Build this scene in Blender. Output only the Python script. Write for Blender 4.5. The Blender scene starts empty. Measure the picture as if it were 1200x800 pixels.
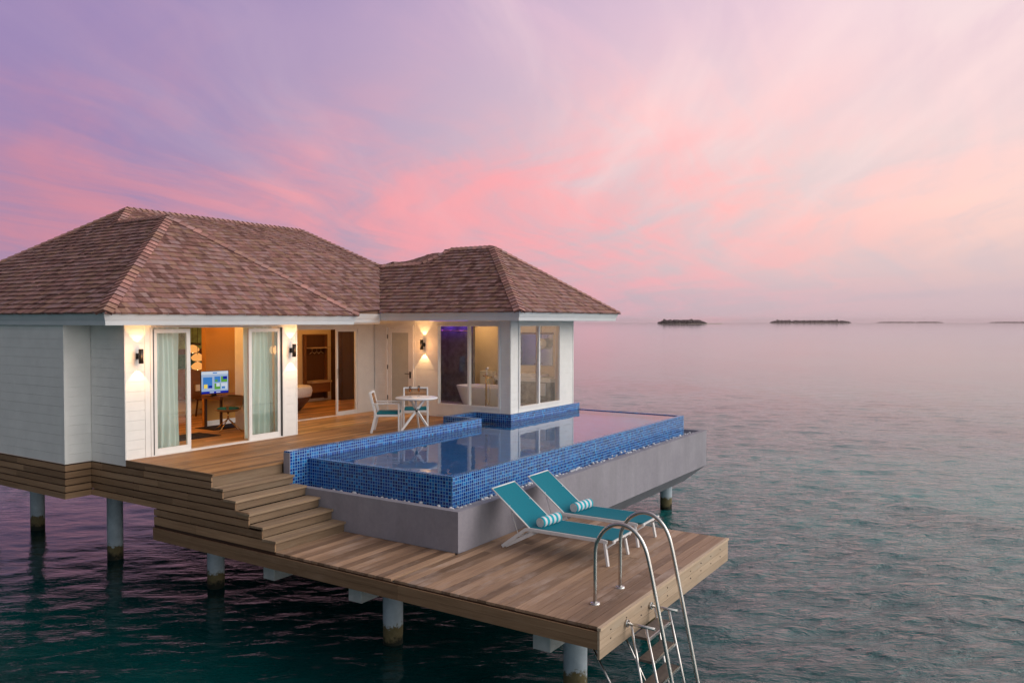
import bpy, bmesh, math, random
import numpy as np
from mathutils import Vector, Matrix

random.seed(7)
RNG = np.random.default_rng(7)
SC = bpy.context.scene
COL = SC.collection
R = math.radians

# ------------------------------------------------------------------ camera
H = 2.3915
FOC = 940.5
YAW, PITCH, ROLL = 0.57607525, 0.0243264, 0.0008
F = Vector((math.cos(YAW)*math.cos(PITCH), math.sin(YAW)*math.cos(PITCH), -math.sin(PITCH)))
RT = Vector((math.sin(YAW), -math.cos(YAW), 0))
UP = RT.cross(F)
R2 = RT*math.cos(ROLL) + UP*math.sin(ROLL)
U2 = UP*math.cos(ROLL) - RT*math.sin(ROLL)
cam = bpy.data.cameras.new('camera')
cam.sensor_width = 36.0
cam.lens = FOC/1200*36.0
cam.clip_start = 0.1
cam.clip_end = 30000
camo = bpy.data.objects.new('camera', cam)
COL.objects.link(camo)
m = Matrix(((R2.x, U2.x, -F.x, 0), (R2.y, U2.y, -F.y, 0), (R2.z, U2.z, -F.z, H), (0, 0, 0, 1)))
camo.matrix_world = m
SC.camera = camo

# ------------------------------------------------------------------ view
SC.view_settings.view_transform = 'Standard'
SC.view_settings.look = 'None'
SC.view_settings.gamma = 1.0
SC.view_settings.exposure = 0.0
SC.render.engine = 'CYCLES'
HAZE = .00005                        # per metre
SC.cycles.max_bounces = 10
SC.cycles.transparent_max_bounces = 12
SC.cycles.sample_clamp_indirect = 4.0
SC.cycles.use_denoising = True

# ------------------------------------------------------------------ world: dusk sky
W = bpy.data.worlds.new('World')
SC.world = W
W.use_nodes = True
nt = W.node_tree
nt.nodes.clear()


class NG:
    """tiny node-graph helper"""
    def __init__(self, tree): self.t = tree
    def n(self, kind, **kw):
        nd = self.t.nodes.new(kind)
        for k, v in kw.items(): setattr(nd, k, v)
        return nd
    def lk(self, a, b): self.t.links.new(a, b)
    def put(self, sock, v):
        if hasattr(v, 'is_output'): self.lk(v, sock)
        else: sock.default_value = v
    def math(self, op, a, b=None, c=None, clamp=False):
        nd = self.n('ShaderNodeMath', operation=op, use_clamp=clamp)
        self.put(nd.inputs[0], a)
        if b is not None: self.put(nd.inputs[1], b)
        if c is not None: self.put(nd.inputs[2], c)
        return nd.outputs[0]
    def mix(self, f, a, b, blend='MIX'):
        nd = self.n('ShaderNodeMix', data_type='RGBA', blend_type=blend)
        self.put(nd.inputs[0], f)
        self.put(nd.inputs[6], a if hasattr(a, 'is_output') else tuple(a)+(1,)*(4-len(a)))
        self.put(nd.inputs[7], b if hasattr(b, 'is_output') else tuple(b)+(1,)*(4-len(b)))
        return nd.outputs[2]
    def ramp(self, f, stops, interp='LINEAR'):
        nd = self.n('ShaderNodeValToRGB')
        cr = nd.color_ramp; cr.interpolation = interp
        while len(cr.elements) > 1: cr.elements.remove(cr.elements[-1])
        for i, (p, c) in enumerate(stops):
            e = cr.elements[0] if i == 0 else cr.elements.new(p)
            e.position = p
            e.color = tuple(c)+(1,) if hasattr(c, '__len__') else (c, c, c, 1)
        self.put(nd.inputs[0], f)
        return nd.outputs[0]
    def noise(self, vec, scale, detail=4, rough=.55, dist=0.0, dims='3D', color=False):
        nd = self.n('ShaderNodeTexNoise', noise_dimensions=dims)
        if vec is not None: self.lk(vec, nd.inputs['Vector'])
        nd.inputs['Scale'].default_value = scale
        nd.inputs['Detail'].default_value = detail
        nd.inputs['Roughness'].default_value = rough
        nd.inputs['Distortion'].default_value = dist
        return nd.outputs['Color' if color else 'Fac']
    def mapping(self, vec, scale=(1, 1, 1), rot=(0, 0, 0), loc=(0, 0, 0)):
        nd = self.n('ShaderNodeMapping')
        self.lk(vec, nd.inputs['Vector'])
        nd.inputs['Scale'].default_value = scale
        nd.inputs['Rotation'].default_value = rot
        nd.inputs['Location'].default_value = loc
        return nd.outputs[0]
    def comb(self, x, y, z):
        nd = self.n('ShaderNodeCombineXYZ')
        for i, v in enumerate((x, y, z)): self.put(nd.inputs[i], v)
        return nd.outputs[0]


def srgb(r, g, b):
    f = lambda c: (c/255/12.92) if c/255 <= .04045 else ((c/255+.055)/1.055)**2.4
    return (f(r), f(g), f(b))


SUN_EL, SUN_AZ = R(9), R(-62)        # direction TOWARDS the glow: azimuth counter-clockwise from +X
g = NG(nt)
tc = g.n('ShaderNodeTexCoord')
sep = g.n('ShaderNodeSeparateXYZ'); g.lk(tc.outputs['Generated'], sep.inputs[0])
dx, dy, dz = sep.outputs
el = g.math('MAXIMUM', dz, 0.0)
side = g.math('ADD', g.math('MULTIPLY', dx, RT.x), g.math('MULTIPLY', dy, RT.y))      # -1 west … +1 east of the view
south = g.math('MULTIPLY', dy, -1.0)
# clouds live on a flat layer seen in perspective
den = g.math('ADD', el, 0.10)
px = g.math('DIVIDE', dx, den); py = g.math('DIVIDE', dy, den)
pvec = g.comb(px, py, 0.0)
warp = g.noise(pvec, 0.35, 3, .5, 0, color=True)
vadd = g.n('ShaderNodeVectorMath', operation='MULTIPLY_ADD'); g.lk(warp, vadd.inputs[0]); vadd.inputs[1].default_value = (1.4, 1.4, 0); g.lk(pvec, vadd.inputs[2])
pw = vadd.outputs[0]
r1 = g.mapping(pw, (1, 1, 1), (0, 0, R(-60)))
r2 = g.mapping(pw, (1, 1, 1), (0, 0, R(-8)))
st1 = g.noise(g.mapping(r1, (.30, 1.25, 1)), 1.0, 8, .56, .5)
st2 = g.noise(g.mapping(r2, (.55, 2.6, 1), (0, 0, 0), (3.1, 1.7, 0)), 1.0, 7, .62, .5)
big = g.noise(g.mapping(pvec, (.22, .34, 1), (0, 0, R(10)), (5.3, 2.2, 0)), 1.0, 3, .5)
cl = g.math('ADD', g.math('MULTIPLY', st1, .50), g.math('ADD', g.math('MULTIPLY', st2, .40), g.math('MULTIPLY', big, .25)))
# sky between the clouds: bluish violet on the left, pale lilac-grey on the right
gapL = g.ramp(el, [(0, srgb(170, 138, 168)), (.08, srgb(160, 130, 164)), (.2, srgb(150, 128, 172)), (.33, srgb(150, 130, 176)), (.45, srgb(126, 116, 172)), (1, srgb(60, 66, 90))])
gapR = g.ramp(el, [(0, srgb(200, 176, 184)), (.03, srgb(198, 178, 186)), (.06, srgb(210, 188, 192)), (.2, srgb(230, 206, 206)), (.33, srgb(226, 196, 208)), (.5, srgb(196, 178, 208)), (1, srgb(110, 112, 140))])
cldL = g.ramp(el, [(0, srgb(190, 146, 166)), (.08, srgb(186, 128, 152)), (.15, srgb(184, 126, 150)), (.22, srgb(172, 130, 164)), (.33, srgb(166, 138, 176)), (.45, srgb(180, 150, 190)), (1, srgb(70, 72, 95))])
cldR = g.ramp(el, [(0, srgb(212, 174, 184)), (.03, srgb(216, 176, 186)), (.08, srgb(242, 184, 186)), (.15, srgb(255, 192, 186)), (.24, srgb(252, 204, 200)), (.36, srgb(236, 200, 214)), (.5, srgb(214, 192, 214)), (1, srgb(120, 116, 145))])
sd = g.n('ShaderNodeMapRange', interpolation_type='SMOOTHSTEP'); g.put(sd.inputs[0], side); sd.inputs[1].default_value = -.50; sd.inputs[2].default_value = .38
gap = g.mix(sd.outputs[0], gapL, gapR)
cld = g.mix(sd.outputs[0], cldL, cldR)
se = g.n('ShaderNodeMapRange', interpolation_type='SMOOTHSTEP'); g.put(se.inputs[0], side); se.inputs[1].default_value = .10; se.inputs[2].default_value = .52
cldE = g.ramp(el, [(0, srgb(198, 178, 184)), (.03, srgb(200, 182, 188)), (.07, srgb(222, 196, 192)), (.13, srgb(250, 214, 202)), (.22, srgb(240, 212, 212)), (.36, srgb(236, 214, 218)), (.5, srgb(206, 190, 214)), (1, srgb(170, 166, 200))])
cld = g.mix(se.outputs[0], cld, cldE)
cm = g.n('ShaderNodeMapRange', interpolation_type='SMOOTHSTEP'); g.put(cm.inputs[0], cl); cm.inputs[1].default_value = .46; cm.inputs[2].default_value = .69
skyc = g.mix(cm.outputs[0], gap, cld)
# thin bright cirrus wisps
va3 = g.n('ShaderNodeVectorMath', operation='MULTIPLY_ADD'); g.lk(warp, va3.inputs[0]); va3.inputs[1].default_value = (.7, .7, 0); g.lk(pvec, va3.inputs[2])
r3 = g.mapping(va3.outputs[0], (1, 1, 1), (0, 0, R(-30)), (1.3, 0, 0))
w3 = g.noise(g.mapping(r3, (.30, 2.3, 1)), 1.0, 7, .58, .15)
wm = g.n('ShaderNodeMapRange', interpolation_type='SMOOTHSTEP'); g.put(wm.inputs[0], w3); wm.inputs[1].default_value = .44; wm.inputs[2].default_value = .80
wl = g.math('MULTIPLY', wm.outputs[0], g.math('MULTIPLY', g.ramp(el, [(.05, .0), (.14, .5), (.25, .75), (.45, .6)]), g.math('MULTIPLY_ADD', sd.outputs[0], .62, .10)))
skyc = g.mix(wl, skyc, srgb(255, 226, 222))
# rosy core above the wing
core = g.math('MULTIPLY', g.ramp(el, [(0, .1), (.10, .8), (.17, 1.0), (.30, .1), (.4, 0)]),
              g.math('POWER', g.math('MAXIMUM', g.math('ADD', g.math('MULTIPLY', dx, F.x), g.math('MULTIPLY', dy, F.y)), 0.0), 9.0))
skyc = g.mix(g.math('MULTIPLY', core, g.math('MULTIPLY', cm.outputs[0], .65)), skyc, srgb(255, 158, 166))
# away from the coloured clouds the dusk sky is plain: pale towards the afterglow (south-east), slate in the west and overhead
front = g.math('ADD', g.math('MULTIPLY', dx, F.x), g.math('MULTIPLY', dy, F.y))
glow = g.math('ADD', g.math('MULTIPLY', dx, math.cos(SUN_AZ)), g.math('MULTIPLY', dy, math.sin(SUN_AZ)))
pale = g.ramp(g.math('MULTIPLY_ADD', glow, .5, .5), [(0, (.085, .115, .15)), (.35, (.12, .15, .185)), (.62, (.60, .65, .70)), (.85, (1.35, 1.32, 1.27)), (1, (1.7, 1.6, 1.48))])
fm = g.n('ShaderNodeMapRange', interpolation_type='SMOOTHSTEP'); g.put(fm.inputs[0], front); fm.inputs[1].default_value = .42; fm.inputs[2].default_value = .80
zm = g.n('ShaderNodeMapRange', interpolation_type='SMOOTHSTEP'); g.put(zm.inputs[0], el); zm.inputs[1].default_value = .40; zm.inputs[2].default_value = .58
zen = g.ramp(g.math('MULTIPLY_ADD', glow, .5, .5), [(.2, (.20, .135, .16)), (.5, (.26, .235, .27)), (.75, (.80, .80, .80))])
pale = g.mix(zm.outputs[0], pale, zen)
keep = g.math('MULTIPLY', fm.outputs[0], g.math('SUBTRACT', 1.0, zm.outputs[0]))
skyc = g.mix(keep, pale, skyc)
nish = g.n('ShaderNodeTexSky', sky_type='NISHITA')
nish.sun_disc = False
nish.sun_elevation = R(2)
nish.sun_rotation = R(90) - SUN_AZ
bgn = g.n('ShaderNodeBackground'); g.lk(nish.outputs[0], bgn.inputs[0]); bgn.inputs[1].default_value = 0.012
bgc = g.n('ShaderNodeBackground'); g.lk(skyc, bgc.inputs[0]); bgc.inputs[1].default_value = 1.08
addw = g.n('ShaderNodeAddShader'); g.lk(bgn.outputs[0], addw.inputs[0]); g.lk(bgc.outputs[0], addw.inputs[1])
ow = g.n('ShaderNodeOutputWorld'); g.lk(addw.outputs[0], ow.inputs[0])

# soft afterglow
sun = bpy.data.lights.new('sun', 'SUN'); sun.energy = 1.22; sun.angle = R(40); sun.color = (1.0, .90, .84)
suno = bpy.data.objects.new('sun', sun); COL.objects.link(suno)
sdir = Vector((math.cos(R(28))*math.cos(SUN_AZ), math.cos(R(28))*math.sin(SUN_AZ), math.sin(R(28))))
suno.rotation_euler = sdir.to_track_quat('Z', 'Y').to_euler()
suno.location = (0, -20, 30)

# ------------------------------------------------------------------ materials
MATS = {}


def newmat(name):
    mt = bpy.data.materials.new(name); mt.use_nodes = True
    t = mt.node_tree; t.nodes.clear()
    MATS[name] = mt
    return mt, NG(t)


def out(g, sh, vol=None):
    o = g.n('ShaderNodeOutputMaterial'); g.lk(sh, o.inputs[0])
    return o


def bsdf(g, col, rough=.5, metal=0.0, spec=.5, normal=None, **kw):
    b = g.n('ShaderNodeBsdfPrincipled')
    g.put(b.inputs['Base Color'], col if hasattr(col, 'is_output') else tuple(col)+(1,))
    g.put(b.inputs['Roughness'], rough)
    g.put(b.inputs['Metallic'], metal)
    g.put(b.inputs['Specular IOR Level'], spec)
    if normal is not None: g.lk(normal, b.inputs['Normal'])
    for k, v in kw.items(): g.put(b.inputs[k], v)
    return b.outputs[0]


def bump(g, h, strength=.3, dist=.01):
    b = g.n('ShaderNodeBump'); b.inputs['Strength'].default_value = strength; b.inputs['Distance'].default_value = dist
    g.lk(h, b.inputs['Height']); return b.outputs[0]


def plain(name, col, rough=.5, metal=0., var=.12, scale=6., spec=.5, bumps=0.):
    """paint, metal or cloth with a little unevenness"""
    mt, g = newmat(name)
    t = g.n('ShaderNodeTexCoord')
    nz = g.noise(t.outputs['Object'], scale, 5, .6)
    k = g.n('ShaderNodeMapRange'); g.put(k.inputs[0], nz); k.inputs[1].default_value = .3; k.inputs[2].default_value = .7
    k.inputs[3].default_value = 1-var; k.inputs[4].default_value = 1+var
    c = g.mix(1.0, col, k.outputs[0], 'MULTIPLY')
    rr = g.math('ADD', g.math('MULTIPLY', nz, .12), rough-.06)
    nrm = bump(g, g.noise(t.outputs['Object'], scale*22, 3), bumps, .004) if bumps else None
    out(g, bsdf(g, c, rr, metal, spec, nrm))
    return mt


def wood(name, c1, c2, rough=.6, grain=1.0, weather=None, spec=.35, hues=None):
    """board: UV.x runs along the grain, Col (per board) shifts the tone"""
    mt, g = newmat(name)
    uv = g.n('ShaderNodeUVMap'); uv.uv_map = 'UVMap'
    at = g.n('ShaderNodeAttribute', attribute_name='Col')
    sp = g.n('ShaderNodeSeparateColor'); g.lk(at.outputs['Color'], sp.inputs[0])
    va = g.n('ShaderNodeVectorMath', operation='MULTIPLY_ADD'); g.lk(at.outputs['Color'], va.inputs[0]); va.inputs[1].default_value = (37, 53, 0); g.lk(uv.outputs[0], va.inputs[2])
    p = va.outputs[0]
    n1 = g.noise(g.mapping(p, (1.6, 38, 1)), 1.0, 5, .6, .5)
    n2 = g.noise(g.mapping(p, (.7, 5, 1)), 1.0, 3, .5)
    f = g.math('ADD', g.math('MULTIPLY', n1, .6*grain), g.math('MULTIPLY', n2, .5), clamp=True)
    k = g.n('ShaderNodeMapRange'); g.put(k.inputs[0], f); k.inputs[1].default_value = .3; k.inputs[2].default_value = .8
    c = g.mix(k.outputs[0], c1, c2)
    c = g.mix(1.0, c, g.comb(g.math('MULTIPLY_ADD', sp.outputs[0], .78, .61), g.math('MULTIPLY_ADD', sp.outputs[0], .80, .59), g.math('MULTIPLY_ADD', sp.outputs[0], .82, .57)), 'MULTIPLY')
    if hues:                                                     # single pieces differ in kind of wood and age
        c = g.mix(g.math('MULTIPLY', g.math('GREATER_THAN', sp.outputs[1], .66), .42), c, hues[0])
        c = g.mix(g.math('MULTIPLY', g.math('GREATER_THAN', sp.outputs[2], .72), .40), c, hues[1])
    if weather:
        wn = g.noise(g.mapping(p, (.9, 2.2, 1)), 1.0, 6, .65)
        wf = g.n('ShaderNodeMapRange'); g.put(wf.inputs[0], wn); wf.inputs[1].default_value = .52; wf.inputs[2].default_value = .75; wf.inputs[4].default_value = .75
        c = g.mix(wf.outputs[0], c, weather)
    out(g, bsdf(g, c, rough, 0, spec, bump(g, n1, .25, .004)))
    return mt


wood('deck_wood', (.37, .195, .085), (.17, .080, .032), .55, 1.0, (.31, .19, .11))
wood('platform_wood', (.42, .27, .175), (.20, .12, .075), .55, 1.1, (.55, .42, .35))
wood('skirting_wood', (.38, .235, .135), (.19, .11, .06), .65, 1.0, (.33, .22, .14))
wood('stair_wood', (.38, .27, .175), (.19, .125, .08), .65, 1.0, (.23, .18, .13))
wood('pale_wood', (.52, .40, .29), (.33, .24, .165), .6, 1.0, (.48, .40, .31))
wood('floor_wood', (.55, .30, .11), (.36, .18, .06), .4, .7)
wood('dark_wood', (.10, .045, .025), (.05, .022, .012), .45, .8)
wood('mid_wood', (.24, .11, .05), (.13, .055, .025), .45, .8)
wood('slat_wood', (.40, .20, .09), (.22, .10, .04), .5, .8)
wood('shingle_wood', (.36, .185, .16), (.13, .058, .053), .75, .9, (.42, .29, .28), spec=.25, hues=((.31, .195, .115), (.34, .23, .25)))

plain('white_paint', (.80, .79, .77), .5, 0, .05, 3)
plain('fascia_paint', (.66, .68, .71), .45, 0, .04, 2)
plain('frame_paint', (.78, .76, .74), .4, 0, .04, 5)
plain('partition_paint', (.50, .245, .05), .7, 0, .04, 2)
plain('cream_wall', (.76, .66, .50), .7, 0, .05, 2)
plain('ceiling_paint', (.78, .72, .62), .8, 0, .03, 2)
plain('channel_shade_paint', (.03, .03, .03), .6)
plain('black_metal', (.015, .015, .017), .4, .2)
plain('white_metal', (.78, .77, .78), .35, 0, .05, 9)
plain('brass', (.72, .50, .22), .25, 1.0, .08, 20)
plain('chrome', (.72, .72, .72), .15, 1.0, .05, 20)
plain('teal_sling', (.0, .17, .235), .75, 0, .07, 60, .25, .25)
plain('teal_cushion', (.01, .16, .20), .85, 0, .1, 40, .2, .3)
plain('white_cloth', (.74, .72, .72), .85, 0, .06, 14, .2, .3)
plain('brown_leather', (.10, .04, .025), .45, 0, .15, 8)
plain('dark_tread', (.13, .10, .085), .6, 0, .3, 20)
plain('tan_shell', (.27, .15, .06), .5, 0, .1, 10)
plain('ceramic', (.84, .82, .78), .12, 0, .02, 4)
plain('dark_tile', (.15, .145, .15), .35, 0, .35, 7)
plain('marble', (.42, .37, .30), .25, 0, .35, 5)
plain('pebble', (.78, .78, .80), .6, 0, .1, 20)
plain('rug_cloth', (.03, .03, .045), .95, 0, .5, 9, .1, .4)
plain('art_green', (.16, .26, .12), .6, 0, .8, 3)
plain('art_teal', (.02, .11, .11), .6, 0, .5, 3)
plain('leaf_bottle', (.06, .22, .05), .3, 0, .1)
plain('screen_body', (.01, .01, .012), .3)
plain('tree_green', (.085, .072, .072), .9, 0, .4, .02, .1)
plain('sand', (.42, .36, .29), .9, 0, .2, .01, .1)

# stainless tube
mt, g = newmat('steel')
t = g.n('ShaderNodeTexCoord')
out(g, bsdf(g, (.62, .60, .58), g.math('MULTIPLY_ADD', g.noise(t.outputs['Object'], 30, 4), .2, .13), 1.0))

# rendered concrete of the pool basin
mt, g = newmat('basin_render')
t = g.n('ShaderNodeTexCoord')
n1 = g.noise(t.outputs['Object'], 1.6, 6, .6); n2 = g.noise(t.outputs['Object'], 14, 5, .65)
f = g.math('ADD', g.math('MULTIPLY', n1, .65), g.math('MULTIPLY', n2, .35))
streak = g.noise(g.mapping(t.outputs['Object'], (3.5, 3.5, .25)), 1.0, 4, .6)
c = g.ramp(f, [(.3, (.235, .222, .26)), (.7, (.335, .32, .365))])
c = g.mix(g.math('MULTIPLY', g.math('SUBTRACT', streak, .45, clamp=True), 1.2), c, (.19, .19, .20))
out(g, bsdf(g, c, .7, 0, .3, bump(g, n2, .2, .006)))

# concrete for piles and beams; wet algae band close to the waterline
mt, g = newmat('pile_concrete')
ge = g.n('ShaderNodeNewGeometry'); sp = g.n('ShaderNodeSeparateXYZ'); g.lk(ge.outputs['Position'], sp.inputs[0])
nz = g.noise(ge.outputs['Position'], 5, 6, .65); nf = g.noise(ge.outputs['Position'], 22, 4, .6)
base = g.ramp(nz, [(.3, (.33, .40, .46)), (.7, (.50, .58, .64))])
lvl = g.math('ADD', sp.outputs[2], g.math('MULTIPLY', g.math('ADD', g.math('MULTIPLY', g.math('SUBTRACT', nz, .5), .8), g.math('MULTIPLY', g.math('SUBTRACT', nf, .5), .35))))
alg = g.mix(nf, (.10, .085, .03), (.20, .16, .09))
m1 = g.n('ShaderNodeMapRange'); g.put(m1.inputs[0], lvl); m1.inputs[1].default_value = -2.07; m1.inputs[2].default_value = -2.12
m2 = g.n('ShaderNodeMapRange'); g.put(m2.inputs[0], lvl); m2.inputs[1].default_value = -2.24; m2.inputs[2].default_value = -2.33
c = g.mix(m1.outputs[0], base, alg); c = g.mix(m2.outputs[0], c, (.012, .015, .010))
out(g, bsdf(g, c, .75, 0, .3, bump(g, nf, .4, .01)))
mt, g = newmat('beam_concrete')
t = g.n('ShaderNodeTexCoord'); nz = g.noise(t.outputs['Object'], 4, 6, .65)
out(g, bsdf(g, g.ramp(nz, [(.3, (.36, .38, .38)), (.7, (.55, .57, .57))]), .8, 0, .3))

# glass mosaic
mt, g = newmat('mosaic_tile')
uv = g.n('ShaderNodeUVMap'); uv.uv_map = 'UVMap'
TS = .054
br = g.n('ShaderNodeTexBrick'); br.offset = 0.0; br.squash = 1.0
g.lk(uv.outputs[0], br.inputs['Vector'])
br.inputs['Scale'].default_value = 1.0; br.inputs['Brick Width'].default_value = TS; br.inputs['Row Height'].default_value = TS
br.inputs['Mortar Size'].default_value = .0048; br.inputs['Mortar Smooth'].default_value = .1; br.inputs['Bias'].default_value = 0
br.inputs['Color1'].default_value = (0, 0, 0, 1); br.inputs['Color2'].default_value = (1, 1, 1, 1)
sn = g.n('ShaderNodeVectorMath', operation='SNAP'); g.lk(uv.outputs[0], sn.inputs[0]); sn.inputs[1].default_value = (TS, TS, TS)
wn = g.n('ShaderNodeTexWhiteNoise', noise_dimensions='3D'); g.lk(sn.outputs[0], wn.inputs[0])
tcol = g.ramp(wn.outputs['Value'], [(0, (.002, .012, .13)), (.4, (.004, .035, .26)), (.8, (.005, .09, .40)), (1, (.012, .20, .52))])
grout = (.17, .38, .60)
c = g.mix(br.outputs['Fac'], tcol, grout)
rr = g.math('MULTIPLY_ADD', br.outputs['Fac'], .5, .12)
inv = g.math('SUBTRACT', 1.0, br.outputs['Fac'])
tilt = g.n('ShaderNodeVectorMath', operation='MULTIPLY_ADD'); g.lk(wn.outputs['Color'], tilt.inputs[0]); tilt.inputs[1].default_value = (.05, .05, .05)
gn = g.n('ShaderNodeNewGeometry'); g.lk(gn.outputs['Normal'], tilt.inputs[2])
nm = g.n('ShaderNodeVectorMath', operation='NORMALIZE'); g.lk(tilt.outputs[0], nm.inputs[0])
bb = g.n('ShaderNodeBump'); bb.inputs['Strength'].default_value = .4; bb.inputs['Distance'].default_value = .003
g.lk(inv, bb.inputs['Height']); g.lk(nm.outputs[0], bb.inputs['Normal'])
out(g, bsdf(g, c, rr, 0, .4, bb.outputs[0]))


mt, g = newmat('pool_floor_tile')
ge = g.n('ShaderNodeNewGeometry'); nz = g.noise(ge.outputs['Position'], 6, 4)
out(g, bsdf(g, g.ramp(nz, [(.3, (.012, .24, .62)), (.7, (.03, .34, .76))]), .4))


def thin(name, tint, ior=1.45, rough=0.0, gl=1.0, bumps=None, refract=False):
    """clear sheet: Fresnel mirror over a tinted see-through"""
    mt, g = newmat(name)
    nrm = None
    if bumps:
        ge = g.n('ShaderNodeNewGeometry')
        h = g.math('ADD', g.math('MULTIPLY', g.noise(ge.outputs['Position'], bumps[0], 2, .5, .3), 1.0), g.math('MULTIPLY', g.noise(ge.outputs['Position'], bumps[0]*3.7, 2, .5), .25))
        nrm = bump(g, h, bumps[1], bumps[2])
    fr = g.n('ShaderNodeFresnel'); fr.inputs[0].default_value = ior
    if refract:
        tr = g.n('ShaderNodeBsdfRefraction'); tr.inputs['Roughness'].default_value = 0; tr.inputs['IOR'].default_value = ior; tr.inputs[0].default_value = tuple(tint)+(1,)
        g.lk(nrm, tr.inputs['Normal'])
    else:
        tr = g.n('ShaderNodeBsdfTransparent'); tr.inputs[0].default_value = tuple(tint)+(1,)
    gs = g.n('ShaderNodeBsdfGlossy'); gs.inputs['Roughness'].default_value = rough; gs.inputs[0].default_value = (gl, gl, gl, 1)
    if nrm is not None: g.lk(nrm, gs.inputs['Normal']); g.lk(nrm, fr.inputs['Normal'])
    mx = g.n('ShaderNodeMixShader'); g.lk(fr.outputs[0], mx.inputs[0]); g.lk(tr.outputs[0], mx.inputs[1]); g.lk(gs.outputs[0], mx.inputs[2])
    out(g, mx.outputs[0])
    return mt


thin('window_glass', (.90, .94, .93), 1.5)
thin('pool_water', (.80, .96, 1.0), 1.36, 0.0, 1.0, (2.2, .05, .04), True)
thin('clear_glass', (.95, .96, .96), 1.45)
thin('amber_drink', (.85, .45, .10), 1.33)

# frosted glass of the door leaf
plain('frosted_glass', (.46, .46, .42), .35, 0, .06, 4)

# sheer curtain
mt, g = newmat('sheer_curtain')
df = g.n('ShaderNodeBsdfDiffuse'); df.inputs[0].default_value = (.84, .97, .95, 1)
tl = g.n('ShaderNodeBsdfTranslucent'); tl.inputs[0].default_value = (.60, .80, .72, 1)
mx = g.n('ShaderNodeMixShader'); mx.inputs[0].default_value = .12; g.lk(df.outputs[0], mx.inputs[1]); g.lk(tl.outputs[0], mx.inputs[2])
tr = g.n('ShaderNodeBsdfTransparent'); m2 = g.n('ShaderNodeMixShader'); m2.inputs[0].default_value = .06; g.lk(mx.outputs[0], m2.inputs[1]); g.lk(tr.outputs[0], m2.inputs[2])
out(g, m2.outputs[0])

# striped towel: stripes run round the roll (UV.x along the roll)
mt, g = newmat('striped_towel')
uv = g.n('ShaderNodeUVMap'); uv.uv_map = 'UVMap'
sp = g.n('ShaderNodeSeparateXYZ'); g.lk(uv.outputs[0], sp.inputs[0])
fr = g.math('FRACT', g.math('DIVIDE', sp.outputs[0], .108))
stp = g.math('GREATER_THAN', fr, .48)
c = g.mix(stp, (.70, .69, .74), (.02, .40, .50))
t = g.n('ShaderNodeTexCoord')
out(g, bsdf(g, c, .95, 0, .1, bump(g, g.noise(t.outputs['Object'], 160, 3), .6, .006)))


def emit(name, col, s):
    mt, g = newmat(name)
    e = g.n('ShaderNodeEmission'); e.inputs[0].default_value = tuple(col)+(1,); e.inputs[1].default_value = s
    out(g, e.outputs[0]); return mt


emit('lamp_glow', (1.0, .62, .28), 14.0)
emit('pendant_glow', (1.0, .42, .11), .95)
emit('pendant_bulb', (1.0, .72, .38), 7.0)
emit('violet_light', (.22, .06, 1.0), 3.0)
emit('screen_blue', srgb(178, 200, 232), .72)
emit('screen_deep', srgb(28, 44, 170), .72)
emit('screen_white', srgb(226, 234, 246), .72)
emit('screen_green', srgb(96, 160, 60), .9)
emit('screen_sky', srgb(70, 140, 220), .72)
emit('screen_yellow', srgb(236, 206, 90), .95)

# sea
mt, g = newmat('sea_water')
ge = g.n('ShaderNodeNewGeometry')
pos = ge.outputs['Position']
big = g.noise(pos, .055, 4, .55, .8); mid = g.noise(pos, .22, 4, .6, .5)
f = g.math('ADD', g.math('MULTIPLY', big, .65), g.math('MULTIPLY', mid, .4))
c = g.ramp(f, [(.36, (.001, .036, .042)), (.50, (.003, .088, .092)), (.64, (.006, .165, .160))])
# villa's dark reflection painted into the water colour on its near side
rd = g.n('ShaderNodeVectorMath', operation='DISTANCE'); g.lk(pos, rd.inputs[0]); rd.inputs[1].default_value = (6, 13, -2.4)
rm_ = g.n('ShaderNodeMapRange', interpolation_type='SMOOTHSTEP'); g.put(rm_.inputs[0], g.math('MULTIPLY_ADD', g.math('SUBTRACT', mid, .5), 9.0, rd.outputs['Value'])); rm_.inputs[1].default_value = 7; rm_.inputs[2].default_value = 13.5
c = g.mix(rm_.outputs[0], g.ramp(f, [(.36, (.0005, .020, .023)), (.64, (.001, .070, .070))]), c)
pr = g.mapping(pos, (1, 1, 1), (0, 0, R(-33)))
h1 = g.noise(g.mapping(pr, (1.9, .75, 1)), 1.5, 5, .6, .6)
h2 = g.noise(g.mapping(pr, (1.8, .8, 1), (0, 0, R(14))), 4.2, 4, .6, .5)
h = g.math('ADD', h1, g.math('MULTIPLY', h2, .38))
far = g.n('ShaderNodeVectorMath', operation='DISTANCE'); g.lk(pos, far.inputs[0]); far.inputs[1].default_value = (10, 4, -2.4)
calm = g.math('MINIMUM', g.math('POWER', g.math('DIVIDE', 15.0, g.math('MAXIMUM', far.outputs['Value'], 1.0)), 0.80), 1.2)      # ripples die out away from the shore current
bp = g.n('ShaderNodeBump'); bp.inputs['Distance'].default_value = .10; g.lk(h, bp.inputs['Height']); g.lk(g.math('MULTIPLY', calm, g.math('MULTIPLY_ADD', rm_.outputs[0], .80, .20)), bp.inputs['Strength'])   # calm in the lee of the villa
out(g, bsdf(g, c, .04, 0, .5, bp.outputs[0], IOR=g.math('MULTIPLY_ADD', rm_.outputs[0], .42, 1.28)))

# ------------------------------------------------------------------ mesh helpers


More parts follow.
